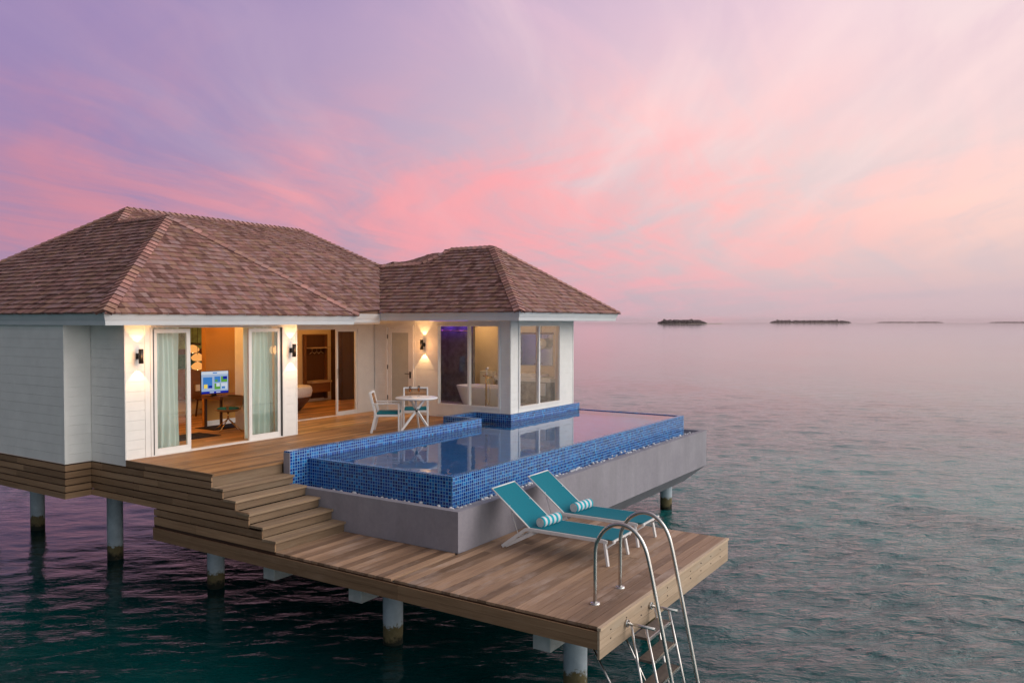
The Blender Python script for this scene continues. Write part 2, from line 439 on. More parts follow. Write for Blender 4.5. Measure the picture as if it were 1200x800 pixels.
class MB:
    """collects faces with material slot, per-face tone and metre UVs; build() links ONE mesh object"""
    def __init__(s):
        s.v, s.f, s.mi, s.c, s.uv, s.sm = [], [], [], [], [], []

    def face(s, pts, mi=0, c=.5, uv=None, smooth=False):
        i0 = len(s.v)
        s.v.extend([tuple(p) for p in pts])
        s.f.append(tuple(range(i0, i0+len(pts))))
        s.mi.append(mi); s.c.append(c); s.sm.append(smooth)
        if uv is None:
            p = [Vector(q) for q in pts]
            n = (p[1]-p[0]).cross(p[2]-p[0])
            a = [abs(x) for x in n]
            k = a.index(max(a))
            ix = ((1, 2), (0, 2), (0, 1))[k]
            uv = [(q[ix[0]], q[ix[1]]) for q in p]
        s.uv.append(uv)

    def box(s, x0, x1, y0, y1, z0, z1, mi=0, c=.5, grain=None, skip=''):
        if x1 < x0: x0, x1 = x1, x0
        if y1 < y0: y0, y1 = y1, y0
        if z1 < z0: z0, z1 = z1, z0
        P = lambda a, b, d: ((x0, x1)[a], (y0, y1)[b], (z0, z1)[d])
        fs = {'b': [P(0, 0, 0), P(0, 1, 0), P(1, 1, 0), P(1, 0, 0)], 't': [P(0, 0, 1), P(1, 0, 1), P(1, 1, 1), P(0, 1, 1)],
              's': [P(0, 0, 0), P(1, 0, 0), P(1, 0, 1), P(0, 0, 1)], 'n': [P(0, 1, 0), P(0, 1, 1), P(1, 1, 1), P(1, 1, 0)],
              'w': [P(0, 0, 0), P(0, 0, 1), P(0, 1, 1), P(0, 1, 0)], 'e': [P(1, 0, 0), P(1, 1, 0), P(1, 1, 1), P(1, 0, 1)]}
        for k, q in fs.items():
            if k in skip: continue
            uv = None
            if grain is not None:
                o = [i for i in range(3) if i != grain]
                # v coordinate: whichever other axis the face spans most
                e = max(o, key=lambda i: max(p[i] for p in q)-min(p[i] for p in q))
                uv = [(p[grain], p[e]) for p in q]
            s.face(q, mi, c, uv)

    def obox(s, o, ax, ay, az, mi=0, c=.5, grain=0):
        """box from corner/centre frame: o centre, ax/ay/az half-extent vectors"""
        o, ax, ay, az = map(Vector, (o, ax, ay, az))
        P = lambda a, b, d: o+ax*(2*a-1)+ay*(2*b-1)+az*(2*d-1)
        fs = [[(0, 0, 0), (0, 1, 0), (1, 1, 0), (1, 0, 0)], [(0, 0, 1), (1, 0, 1), (1, 1, 1), (0, 1, 1)], [(0, 0, 0), (1, 0, 0), (1, 0, 1), (0, 0, 1)],
              [(0, 1, 0), (0, 1, 1), (1, 1, 1), (1, 1, 0)], [(0, 0, 0), (0, 0, 1), (0, 1, 1), (0, 1, 0)], [(1, 0, 0), (1, 1, 0), (1, 1, 1), (1, 0, 1)]]
        L = (2*ax.length, 2*ay.length, 2*az.length)
        for q in fs:
            sp = [i for i in range(3) if len({t[i] for t in q}) > 1]
            if grain in sp: u, w = grain, [i for i in sp if i != grain][0]
            else: u, w = sp
            s.face([P(*t) for t in q], mi, c, [(t[u]*L[u], t[w]*L[w]) for t in q])

    def bar(s, p, q, w, h, mi=0, c=.5, up=(0, 0, 1)):
        p, q = Vector(p), Vector(q); d = (q-p)
        L = d.length; d.normalize(); up = Vector(up)
        if abs(d.dot(up)) > .98: up = Vector((1, 0, 0))
        sd = d.cross(up).normalized(); u = sd.cross(d)
        s.obox((p+q)/2, d*L/2, sd*w/2, u*h/2, mi, c, 0)

    def tube(s, pts, r, n=10, mi=0, c=.5, caps=True, rs=None):
        pts = [Vector(p) for p in pts]
        rings = []; prev = None; L = 0
        for i, p in enumerate(pts):
            d = (pts[min(i+1, len(pts)-1)]-pts[max(i-1, 0)]).normalized()
            if prev is None:
                a = Vector((0, 0, 1)) if abs(d.z) < .9 else Vector((1, 0, 0))
                x = d.cross(a).normalized()
            else:
                x = (prev-d*prev.dot(d)).normalized()
            prev = x; y = d.cross(x)
            rr = rs[i] if rs else r
            if i: L += (p-pts[i-1]).length
            rings.append(([p+(x*math.cos(2*math.pi*k/n)+y*math.sin(2*math.pi*k/n))*rr for k in range(n)], L, rr))
        for (a, la, ra), (b, lb, rb) in zip(rings, rings[1:]):
            for k in range(n):
                k2 = (k+1) % n; w = 2*math.pi*max(ra, rb)/n
                s.face([a[k], a[k2], b[k2], b[k]], mi, c, [(la, k*w), (la, (k+1)*w), (lb, (k+1)*w), (lb, k*w)], True)
        if caps:
            s.face(list(reversed(rings[0][0])), mi, c); s.face(rings[-1][0], mi, c)

    def lathe(s, prof, n=24, o=(0, 0, 0), mi=0, c=.5, smooth=True):
        o = Vector(o)
        rg = [[o+Vector((r*math.cos(2*math.pi*k/n), r*math.sin(2*math.pi*k/n), z)) for k in range(n)] for r, z in prof]
        for i in range(len(rg)-1):
            for k in range(n):
                k2 = (k+1) % n
                s.face([rg[i][k], rg[i][k2], rg[i+1][k2], rg[i+1][k]], mi, c, None if prof[i][0] > 1e-6 and prof[i+1][0] > 1e-6 else [(0, 0)]*4, smooth)

    def build(s, name, mats, parent=None, local=False, loc=None, bevel=0):
        me = bpy.data.meshes.new(name)
        off = Vector((0, 0, 0))
        if parent is not None and not local: off = wloc(parent)
        if loc is not None and parent is None: off = Vector(loc)
        vv = np.array(s.v, dtype=np.float64)-np.array(off)
        # weld coincident verts so that shapes are solid
        key = np.round(vv, 5)
        uq, inv = np.unique(key, axis=0, return_inverse=True)
        inv = inv.reshape(-1)
        faces, keep = [], []
        for i, f in enumerate(s.f):
            q = [int(inv[k]) for k in f]
            r = []; ks = []
            for j, k in enumerate(q):
                if k not in r: r.append(k); ks.append(j)
            if len(r) >= 3: faces.append(r); keep.append((i, ks))
        me.from_pydata([tuple(x) for x in uq], [], faces)
        if not isinstance(mats, (list, tuple)): mats = [mats]
        for mm in mats: me.materials.append(MATS[mm])
        me.polygons.foreach_set('material_index', [s.mi[i] for i, _ in keep])
        me.polygons.foreach_set('use_smooth', [s.sm[i] for i, _ in keep])
        ul = me.uv_layers.new(name='UVMap')
        ul.data.foreach_set('uv', [x for i, ks in keep for j in ks for x in s.uv[i][j]])
        ca = me.color_attributes.new('Col', 'FLOAT_COLOR', 'CORNER')
        ca.data.foreach_set('color', [x for i, ks in keep for _ in ks for x in (s.c[i], s.c[i]*7.3 % 1, s.c[i]*3.1 % 1, 1)])
        me.validate(); me.update()
        o = bpy.data.objects.new(name, me)
        COL.objects.link(o)
        if parent is not None: o.parent = parent
        else: o.location = off
        if bevel:
            b = o.modifiers.new('bevel', 'BEVEL'); b.width = bevel; b.segments = 2; b.limit_method = 'ANGLE'; b.angle_limit = R(40)
        return o


def wloc(o):
    v = Vector((0, 0, 0))
    while o is not None: v += o.location; o = o.parent
    return v


def tag(o, label=None, cat=None, group=None, kind=None):
    if label: o['label'] = label
    if cat: o['category'] = cat
    if group: o['group'] = group
    if kind: o['kind'] = kind
    return o


def thing(name, label, cat, loc=(0, 0, 0), rz=0., group=None):
    o = bpy.data.objects.new(name, None); COL.objects.link(o)
    o.empty_display_size = .2
    o.location = loc; o.rotation_euler = (0, 0, rz)
    return tag(o, label, cat, group)


def copy_tree(o, parent=None):
    c = o.copy(); COL.objects.link(c)
    if parent is not None: c.parent = parent
    for ch in [x for x in bpy.data.objects if x.parent == o]: copy_tree(ch, c)
    return c


def rc(a=0., b=1.): return random.uniform(a, b)


def light(name, kind, loc, energy, col, parent, size=.1, spot=None, rot=None):
    l = bpy.data.lights.new(name, kind); l.energy = energy; l.color = col
    if kind == 'AREA': l.size = size
    else: l.shadow_soft_size = size
    if spot: l.spot_size = spot; l.spot_blend = .18
    o = bpy.data.objects.new(name, l); COL.objects.link(o)
    o.parent = parent; o.location = Vector(loc)-wloc(parent)
    if rot: o.rotation_euler = rot
    return o


# ------------------------------------------------------------------ key dimensions (metres; terrace deck = 0)
SEA = -2.40
ZL = -.99                                    # lower platform
X0, XJ, X2 = 7.911, 7.44, 11.768             # side wall, jog, end of projecting front
Y0, YJ, YR = 13.062, 14.122, 14.775          # front, jog, recessed front
XW, XWE, YW0, ZW = 15.975, 19.103, 10.417, .188   # bathroom wing
EF, ET = 2.33, 2.54                          # fascia bottom / top (main)
WEF, WET = 2.42, 2.63                        # wing fascia
YB = 21.2                                    # back of the house

# ------------------------------------------------------------------ sea


def make_sea():
    """polar grid, real waves near the house, flat far away"""
    cx, cy = 10.0, 3.5
    r = [0.4]
    while r[-1] < 9000:
        r.append(r[-1]*(1.0058 if r[-1] < 40 else min(1.03, 1.0058+(r[-1]-40)*.00012))+.008)
    r = np.array(r); n = 1500
    th = np.linspace(0, 2*np.pi, n, endpoint=False)
    Rr, Th = np.meshgrid(r, th, indexing='ij')
    X = cx+Rr*np.cos(Th); Y = cy+Rr*np.sin(Th)
    Z = np.zeros_like(X)
    step = np.maximum(np.gradient(r)[:, None]*np.ones_like(X), Rr*2*np.pi/n)
    for i in range(90):
        lam = 10**RNG.uniform(math.log10(.26), math.log10(2.0))
        a = RNG.normal(R(33), R(34)); k = 2*np.pi/lam
        amp = .0024*lam**.75
        fade = np.clip((lam/step-2.5)/3, 0, 1)
        ph = k*(X*np.cos(a)+Y*np.sin(a))+RNG.uniform(0, 6.28)
        Z += amp*fade*(np.sin(ph)+.25*np.cos(2*ph))
    lee = np.clip((np.hypot(X-6, Y-13)-7)/7, 0, 1)
    Z *= .35+.65*lee*lee*(3-2*lee)
    Z += SEA
    V = np.stack([X, Y, Z], -1).reshape(-1, 3)
    nr = len(r)
    i = np.arange(nr-1)[:, None]*n; j = np.arange(n)[None, :]; j2 = (j+1) % n
    Fc = np.stack([i+j, i+n+j, i+n+j2, i+j2], -1).reshape(-1, 4)
    c0 = len(V); V = np.vstack([V, [[cx, cy, SEA]]])
    me = bpy.data.meshes.new('sea')
    me.vertices.add(len(V)); me.vertices.foreach_set('co', V.ravel())
    T = np.stack([np.full(n, c0), np.arange(n), (np.arange(n)+1) % n], -1)
    nl = Fc.size+T.size
    me.loops.add(nl); me.loops.foreach_set('vertex_index', np.concatenate([Fc.ravel(), T.ravel()]).astype(np.int32))
    npol = len(Fc)+len(T)
    me.polygons.add(npol)
    me.polygons.foreach_set('loop_start', np.concatenate([np.arange(len(Fc))*4, Fc.size+np.arange(len(T))*3]).astype(np.int32))
    me.update(calc_edges=True)
    me.polygons.foreach_set('use_smooth', np.ones(npol, dtype=bool))
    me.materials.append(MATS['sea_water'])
    o = bpy.data.objects.new('sea', me); COL.objects.link(o)
    tag(o, 'rippled dark teal lagoon water reflecting the pink sky', 'sea', kind='structure')


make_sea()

# ------------------------------------------------------------------ islands on the horizon


def island(a0, a1, dist, hmax, label, tlabel, bare=None):
    """a0 > a1: bearings in degrees (counter-clockwise from +X) of its two ends"""
    am = R((a0+a1)/2); wd = dist*R(a0-a1)
    ctr = Vector((dist*math.cos(am), dist*math.sin(am), SEA)); t = Vector((-math.sin(am), math.cos(am), 0)); n = Vector((math.cos(am), math.sin(am), 0))
    mb = MB(); N = 40
    prof = [(-1, 0), (-.93, .6), (-.5, 1.0), (.5, 1.0), (.93, .6), (1, 0)]
    rows = []
    for i in range(N+1):
        u = -1+2*i/N; hw = max(0, 1-u*u)**.5
        rows.append([ctr+t*(u*wd/2)+n*(p*hw*min(wd*.18, 70))+Vector((0, 0, -.3+q*1.5*min(1, hw*3))) for p, q in prof])
    for a, b in zip(rows, rows[1:]):
        for k in range(len(prof)-1): mb.face([a[k], a[k+1], b[k+1], b[k]], smooth=True)
    o = mb.build('island', 'sand', loc=ctr); tag(o, label, 'island', kind='structure')
    mb = MB()
    cnt = int(230)
    for i in range(cnt):
        u = rc(-.97, .97)
        if bare and u < bare: u = bare+rc(0, .05) if random.random() < .0 else rc(bare, .97)
        hw = (1-u*u)**.5
        v = rc(-.9, .9)
        env = min(1, (1-abs(u))*5)**.6
        if bare is not None: env = min(1, min(1-u, (u-bare))*4+.15)**.6
        h = hmax*env*rc(.45, 1.05)*(1.3 if random.random() < .07 else 1)
        c0 = ctr+t*(u*wd/2)+n*(v*hw*min(wd*.15, 60))+Vector((0, 0, .6))
        r = hmax*rc(.35, .7)
        # ragged crown clump
        seg = 7
        ring = lambda z, rr: [c0+Vector((math.cos(2*math.pi*k/seg)*rr*rc(.7, 1.25), math.sin(2*math.pi*k/seg)*rr*rc(.7, 1.25), z*rc(.9, 1.1))) for k in range(seg)]
        r0, r1, r2 = ring(.0, r*.7), ring(h*.55, r), ring(h*.9, r*.55)
        top = c0+Vector((0, 0, h))
        for A, B in ((r0, r1), (r1, r2)):
            for k in range(seg): mb.face([A[k], A[(k+1) % seg], B[(k+1) % seg], B[k]])
        for k in range(seg): mb.face([r2[k], r2[(k+1) % seg], top])
    o = mb.build('island_trees', 'tree_green', loc=ctr)
    tag(o, tlabel, 'trees', kind='stuff')


island(22.65, 18.24, 2300, 10.5, 'dark low island nearest the villa roof on the horizon', 'dense dark trees on the island nearest the villa roof', bare=-.45)
island(15.21, 10.1, 5000, 16, 'long flat wooded island in the middle of the horizon', 'low even tree line of the long middle island')
island(8.6, 4.7, 8000, 9.5, 'thin pale island right of the long wooded one', 'faint low trees on the thin pale island')
island(2.3, .2, 8600, 9, 'faint sliver of island at the far right edge of the horizon', 'faint low trees on the sliver of island at the far right edge')

# ------------------------------------------------------------------ water villa
villa = thing('water_villa', 'white weatherboard overwater villa with brown shingle hip roofs and lit rooms', 'villa', (X0, Y0, 0))
PITCHB = .168


def clad(mb, axis, pos, a0, a1, z0, z1, nsign, trim0=0., trim1=0., d=.010):
    """weatherboards on the plane axis=pos between a0..a1, facing nsign; narrow corner trims at the ends"""
    z = z0
    k = 0
    while z < z1-1e-4:
        t = min(z+PITCHB-.004, z1)
        b0, b1 = a0+trim0, a1-trim1
        c = rc(.35, .65)
        dd = d*rc(.9, 1.1)
        if axis == 'x': mb.box(pos, pos+nsign*dd, b0, b1, z, t, 0, c)
        else: mb.box(b0, b1, pos, pos+nsign*dd, z, t, 0, c)
        z += PITCHB
    for (q0, q1) in ((a0, a0+trim0), (a1-trim1, a1)):
        if q1-q0 > .005:
            if axis == 'x': mb.box(pos, pos+nsign*(d+.008), q0, q1, z0, z1)
            else: mb.box(q0, q1, pos, pos+nsign*(d+.008), z0, z1)


TH = .16
e = .022
# side walls in shade (left)
mb = MB()
mb.box(XJ+e, XJ+TH, YJ+TH+.001, 21.2, -.1, EF); clad(mb, 'x', XJ+e, YJ+e, 21.2, -.1, EF, -1, .06, 0)
mb.box(XJ+e, X0+e, YJ+e, YJ+TH, -.1, EF); clad(mb, 'y', YJ+e, XJ, X0+.006, -.1, EF, -1, .07, 0)
mb.box(X0+e, X0+TH, Y0+e, YJ+e-.001, -.1, EF); clad(mb, 'x', X0+e, Y0+.0, YJ+.0, -.1, EF, -1, 0, 0)
mb.build('wall', 'white_paint', villa)
# front pier with the first lamp
mb = MB()
mb.box(X0+TH+.001, 8.39, Y0+e, Y0+TH, -.02, EF); clad(mb, 'y', Y0+e, X0, 8.39, 0.002, EF, -1, .03, .10)
mb.build('wall', 'white_paint', villa)
# pier between the two openings, returns along the recess
mb = MB()
mb.box(11.42, X2-e, Y0+e, Y0+TH, 0, EF); clad(mb, 'y', Y0+e, 11.41, X2, .002, EF, -1, .05, .035)
mb.box(X2-TH, X2-e, Y0+TH+.001, YR+.12, 0, EF); clad(mb, 'x', X2-e, Y0+.036, YR, .002, EF, 1, 0, .0)
mb.build('wall', 'white_paint', villa)
# recessed wall right of the glazed opening
mb = MB()
mb.box(15.40, XW+TH, YR+e, YR+TH, 0, EF); clad(mb, 'y', YR+e, 15.40, XW-.002, .002, EF, -1, .03, 0)
mb.box(X2, 15.40, YR+e, YR+TH, 2.24, EF); mb.box(X2, 15.40, YR, YR+e-.001, 2.245, EF)
mb.build('wall', 'white_paint', villa)
# wing west wall: door wall, lamp bay, window surround, corner pier
DY0, DY1 = 13.40, 14.36          # door opening
WY0, WY1, WZ0, WZ1 = 10.72, 12.64, .29, 2.33
mb = MB()
x1 = XW+e
for a, b, z0, z1 in ((DY1, YR-.001, 0, WEF), (DY0, DY1, 2.30, WEF), (WY1, DY0, 0, WEF), (YW0+e, WY0, ZW, WEF), (WY0, WY1, 0 if False else ZW, WZ0), (WY0, WY1, WZ1, WEF)):
    mb.box(x1, XW+TH, a, b, z0, z1)
clad(mb, 'x', x1, DY1, YR-.002, .002, WEF, -1, .0, .0)
clad(mb, 'x', x1, DY0, DY1, 2.30, WEF, -1)
clad(mb, 'x', x1, WY1, DY0, .002, WEF, -1, .0, .06)
clad(mb, 'x', x1, YW0, WY0, ZW+.004, WEF, -1, .0, .0)
mb.box(XW+.002, x1-.001, WY0, WY1, .05, WZ0-.001); mb.box(x1, XW+TH, 11.41, WY1, 0, ZW-.001)
mb.box(XW+.002, x1-.001, WY0, WY1, WZ1+.001, WEF)
mb.build('wall', 'white_paint', villa)
# wing south wall
FX0, FX1 = 16.34, 18.36
mb = MB()
y1 = YW0+e
mb.box(XW+TH+.001, FX0, y1, YW0+TH, ZW, WEF); mb.box(FX1, XWE, y1, YW0+TH, ZW, WEF)
mb.box(FX0, FX1, y1, YW0+TH, ZW, WZ0); mb.box(FX0, FX1, y1, YW0+TH, WZ1+.01, WEF)
clad(mb, 'y', y1, XW, FX0, ZW+.004, WEF, -1); clad(mb, 'y', y1, FX1, XWE, ZW+.004, WEF, -1, 0, .04)
mb.box(FX0, FX1, YW0+.002, y1-.001, ZW+.004, WZ0-.001); mb.box(FX0, FX1, YW0+.002, y1-.001, WZ1+.011, WEF)
mb.build('wall', 'white_paint', villa)
# far walls that close the house
mb = MB()
mb.box(XWE-TH, XWE, YW0+TH+.001, YB, ZW, WEF)
mb.box(XJ+TH+.001, XWE-TH-.001, YB-TH, YB, 0, EF)
mb.build('wall', 'white_paint', villa)

# interior shell
mb = MB()
mb.box(X0+TH+.002, X0+TH+.03, Y0+TH+.01, YB-TH-.04, 0.01, 2.5)                    # west lining
mb.box(X0+TH+.03, 18.5, 18.1, 18.2, 0.01, 2.5)                                    # back lining
mb.box(18.40, 18.44, 14.64, 18.1, .01, 2.5)                          # east lining of bedroom
mb.box(XW+TH+.04, 18.93, 14.55, 14.62, ZW, 2.5)                                   # bathroom north lining
mb.box(18.90, 18.94, YW0+TH+.01, 14.54, ZW, 2.5)                                  # bathroom east lining
mb.build('interior_wall', 'cream_wall', villa)
mb = MB(); mb.box(11.5, 12.72, 15.78, 15.92, .01, 2.5); mb.build('interior_wall', 'partition_paint', villa)
mb = MB()
mb.box(11.46, 12.76, 15.762, 15.779, .012, .13); mb.box(X0+TH+.03, 18.5, 18.08, 18.099, .012, .13)
mb.build('skirting_board', 'frame_paint', villa)
mb = MB()
y = Y0+.02
while y < 18.1:
    x = X0+TH
    while x < (18.4 if y > 14.66 else XW-.01):
        L = rc(1.2, 2.2)
        mb.box(x, min(x+L, 18.4 if y > 14.66 else XW-.01)-.002, y, y+.138, -.03, .008, 0, rc(), 0); x += L
    y += .14
mb.build('interior_floor', 'floor_wood', villa)
mb = MB()
mb.box(XW+.03, 18.95, YW0+.03, 14.6, ZW-.05, ZW+.006)
mb.build('bathroom_floor', 'marble', villa)
mb = MB()
mb.box(X0+TH, XWE-TH, Y0+TH, YB-TH, 2.505, 2.53) if False else None
mb.box(X0+TH, X2-TH, Y0+.03, YR, 2.502, 2.52); mb.box(X0+TH, XWE-TH, YR+.0, 18.2, 2.502, 2.52)
mb.box(XW+.03, 18.95, YW0+.03, YR-.002, 2.502, 2.52)
ceil = mb.build('ceiling', 'ceiling_paint', villa)

WARM = (1.0, .44, .10)
for (x, y, zz, en) in ((10.5, 14.9, 2.49, 36), (12.2, 15.25, 2.49, 7), (10.4, 16.9, 2.49, 20), (14.2, 16.0, 2.49, 22), (16.6, 16.6, 2.49, 22), (17.3, 11.6, 2.49, 14), (18.3, 13.2, 2.49, 11)):
    mb = MB(); mb.lathe([(0, zz-.004), (.05, zz-.004), (.05, zz+.008)], 16, (x, y, 0), 0)
    mb.lathe([(.05, zz-.008), (.068, zz-.008), (.068, zz+.008)], 16, (x, y, 0), 1)
    o = mb.build('ceiling_light', ['lamp_glow', 'frame_paint'], villa)
    light('ceiling_lamp_light', 'POINT', (x, y, zz-.16), en, WARM if x < 17 else (1.0, .55, .24), o, .08)


# --- doors and windows
def rect_frame(mb, axis, pos, a0, a1, z0, z1, w, d, mi=0, bottom=None):
    """four bars round an opening on plane axis=pos (centre of depth d)"""
    bt = w if bottom is None else bottom
    for (p0, p1, q0, q1) in ((a0, a0+w, z0, z1), (a1-w, a1, z0, z1), (a0+w, a1-w, z1-w, z1), (a0+w, a1-w, z0, z0+bt)):
        if axis == 'y': mb.box(p0, p1, pos-d/2, pos+d/2, q0, q1, mi)
        else: mb.box(pos-d/2, pos+d/2, p0, p1, q0, q1, mi)


def pane(name, axis, pos, a0, a1, z0, z1, parent, mat='window_glass'):
    mb = MB()
    if axis == 'y': mb.face([(a0, pos, z0), (a1, pos, z0), (a1, pos, z1), (a0, pos, z1)])
    else: mb.face([(pos, a0, z0), (pos, a0, z1), (pos, a1, z1), (pos, a1, z0)])
    return mb.build(name, mat, parent)


# sliding door of the living room
mb = MB()
rect_frame(mb, 'y', Y0+.07, 8.392, 11.408, 0, EF-.003, .045, .15, 0, .02)
slide = mb.build('door_frame', 'frame_paint', villa)
for x in (8.438, 11.338):
    mb = MB(); mb.box(x, x+.024, Y0+.0, Y0+.13, .022, 2.26); mb.build('channel_shade_strip', 'channel_shade_paint', slide)  # dark strips standing in for the shaded open channel beside the panels
for (a, b) in ((8.463, 9.215), (10.535, 11.337)):
    mb = MB(); rect_frame(mb, 'y', Y0+.05, a, b, .022, 2.262, .075, .045, 0, .10)
    s_ = mb.build('sliding_door', 'frame_paint', villa)
    pane('pane', 'y', Y0+.05, a+.075, b-.075, .122, 2.187, s_)
mb = MB(); rect_frame(mb, 'y', Y0+.105, 10.575, 11.33, .022, 2.262, .07, .04, 0, .09)
s_ = mb.build('sliding_door', 'frame_paint', villa)
pane('pane', 'y', Y0+.105, 10.645, 11.26, .112, 2.19, s_)
# glazed opening in the recess
mb = MB()
rect_frame(mb, 'y', YR+.06, X2+.002, 15.398, 0, 2.243, .045, .13, 0, .02)
f2 = mb.build('door_frame', 'frame_paint', villa)
mb = MB(); rect_frame(mb, 'y', YR+.04, 14.615, 15.352, .022, 2.197, .055, .045, 0, .09)
s_ = mb.build('sliding_door', 'frame_paint', villa)
pane('pane', 'y', YR+.04, 14.67, 15.297, .112, 2.14, s_)
mb = MB(); mb.box(14.63, 14.642, YR-.0, YR+.016, .95, 1.2); mb.build('handle', 'chrome', s_)
# bathroom door with frosted glass leaf
mb = MB()
rect_frame(mb, 'x', XW+.03, DY0, DY1, 0, 2.30, .06, .10, 0, .02)
dfm = mb.build('door_frame', 'frame_paint', villa)
mb = MB(); rect_frame(mb, 'x', XW+.03, DY0+.063, DY1-.063, .023, 2.237, .13, .045, 0, .20)
leaf = mb.build('door', 'frame_paint', villa)
mb = MB(); mb.box(XW+.022, XW+.036, DY0+.193, DY1-.193, .223, 2.107); mb.build('frosted_pane', 'frosted_glass', leaf)
mb = MB()
mb.box(XW-.004, XW+.008, DY0+.10, DY0+.15, .93, 1.10); mb.bar((XW-.05, DY0+.125, 1.05), (XW-.05, DY0+.26, 1.05), .018, .018); mb.bar((XW-.05, DY0+.125, 1.05), (XW+.0, DY0+.125, 1.05), .018, .018)
mb.build('handle', 'black_metal', leaf)
for z in (.35, 1.15, 1.95):
    mb = MB(); mb.box(XW-.012, XW+.01, DY1-.075, DY1-.055, z, z+.11); mb.build('hinge', 'black_metal', leaf)
# bathroom windows
mb = MB(); rect_frame(mb, 'x', XW+.04, WY0, WY1, WZ0, WZ1, .05, .11)
mb.box(XW-.005, XW+.085, 11.625, 11.685, WZ0+.05, WZ1-.05)
w1 = mb.build('window', 'frame_paint', villa)
pane('pane', 'x', XW+.045, WY0+.05, 11.625, WZ0+.05, WZ1-.05, w1); pane('pane', 'x', XW+.045, 11.685, WY1-.05, WZ0+.05, WZ1-.05, w1)
mb = MB(); rect_frame(mb, 'y', YW0+.04, FX0, FX1, WZ0, WZ1+.01, .05, .11)
mb.box(17.275, 17.335, YW0-.005, YW0+.085, WZ0+.05, WZ1-.04)
w2 = mb.build('window', 'frame_paint', villa)
pane('pane', 'y', YW0+.045, FX0+.05, 17.275, WZ0+.05, WZ1-.04, w2); pane('pane', 'y', YW0+.045, 17.335, FX1-.05, WZ0+.05, WZ1-.04, w2)


# --- wall lamps: black up-and-down cylinders
def sconce(pos, nrm, z0, z1):
    n = Vector(nrm); t = Vector((-n.y, n.x, 0)); p = Vector(pos)+n*.105
    mb = MB(); prof = [(.028, z0+.012), (.038, z0), (.040, z0), (.040, z1), (.038, z1), (.028, z1-.012)]
    mb.lathe(prof, 20, (p.x, p.y, 0))
    b = Vector(pos)+n*.012; mb.obox((b.x, b.y, (z0+z1)/2), t*.032, Vector((0, 0, .05)), n*.012)
    mb.bar((b.x, b.y, (z0+z1)/2), (p.x, p.y, (z0+z1)/2), .03, .03)
    o = mb.build('wall_lamp', 'black_metal', villa)
    for z in (z0+.014, z1-.014):
        mb = MB(); mb.lathe([(0, z), (.028, z)], 16, (p.x, p.y, 0)); mb.build('lamp_lens', 'lamp_glow', o)
    q = Vector(pos)+n*.075
    light('up_light', 'SPOT', (q.x, q.y, z1+.01), 13, (1.0, .58, .24), o, .006, R(74), (R(180), 0, 0))
    light('spill_light', 'POINT', (Vector(pos)+n*.30+Vector((0, 0, (z0+z1)/2))), 7.0, (1.0, .46, .16), o, .10)
    light('down_light', 'SPOT', (q.x, q.y, z0-.01), 20, (1.0, .58, .24), o, .006, R(74), (0, 0, 0))


sconce((8.15, Y0, 0), (0, -1, 0), 1.665, 1.916)
sconce((11.585, Y0, 0), (0, -1, 0), 1.660, 1.926)
sconce((XW, 13.05, 0), (-1, 0, 0), 1.686, 1.936)

# --- roof --------------------------------------------------------------
# main front block A: eave corners and apex; main ridge behind; wing with its own hips
XF, YF, XFR = 7.33, 12.68, 13.20
A_ = Vector((10.33, 15.40, 4.61)); Q_ = Vector((10.33, 17.25, 4.61))
B_ = Vector((10.93, 17.86, 5.03)); D_ = Vector((16.25, 17.86, 5.03))
YM, XWF, YWF, XWR = 13.71, 15.05, 9.57, 20.14
C1 = Vector((XF, YF, ET)); C2 = Vector((XFR, YF, ET))
C2b = Vector((XFR, YM, ET)); IN = Vector((XWF, YM, WET))
BK = Vector((XF, 21.6, ET))
P_ = Vector((17.5, 11.96, 4.36)); P2 = Vector((17.5, 13.34, 4.36)); L1 = Vector((16.95, 13.9, 3.97)); L2 = Vector((16.95, 15.45, 3.95))
W1 = Vector((XWF, YWF, WET)); W2 = Vector((XWR, YWF, WET)); W3 = Vector((XWR, 15.5, WET))


def plane_basis(poly, eave_dir):
    a = Vector(eave_dir).normalized()
    n = Vector((0, 0, 0))
    for i in range(1, len(poly)-1): n += (poly[i]-poly[0]).cross(poly[i+1]-poly[0])
    n.normalize()
    if n.z < 0: n = -n
    a = (a-n*a.dot(n)).normalized()
    up = n.cross(a)
    if up.z < 0: up = -up
    return a, up, n


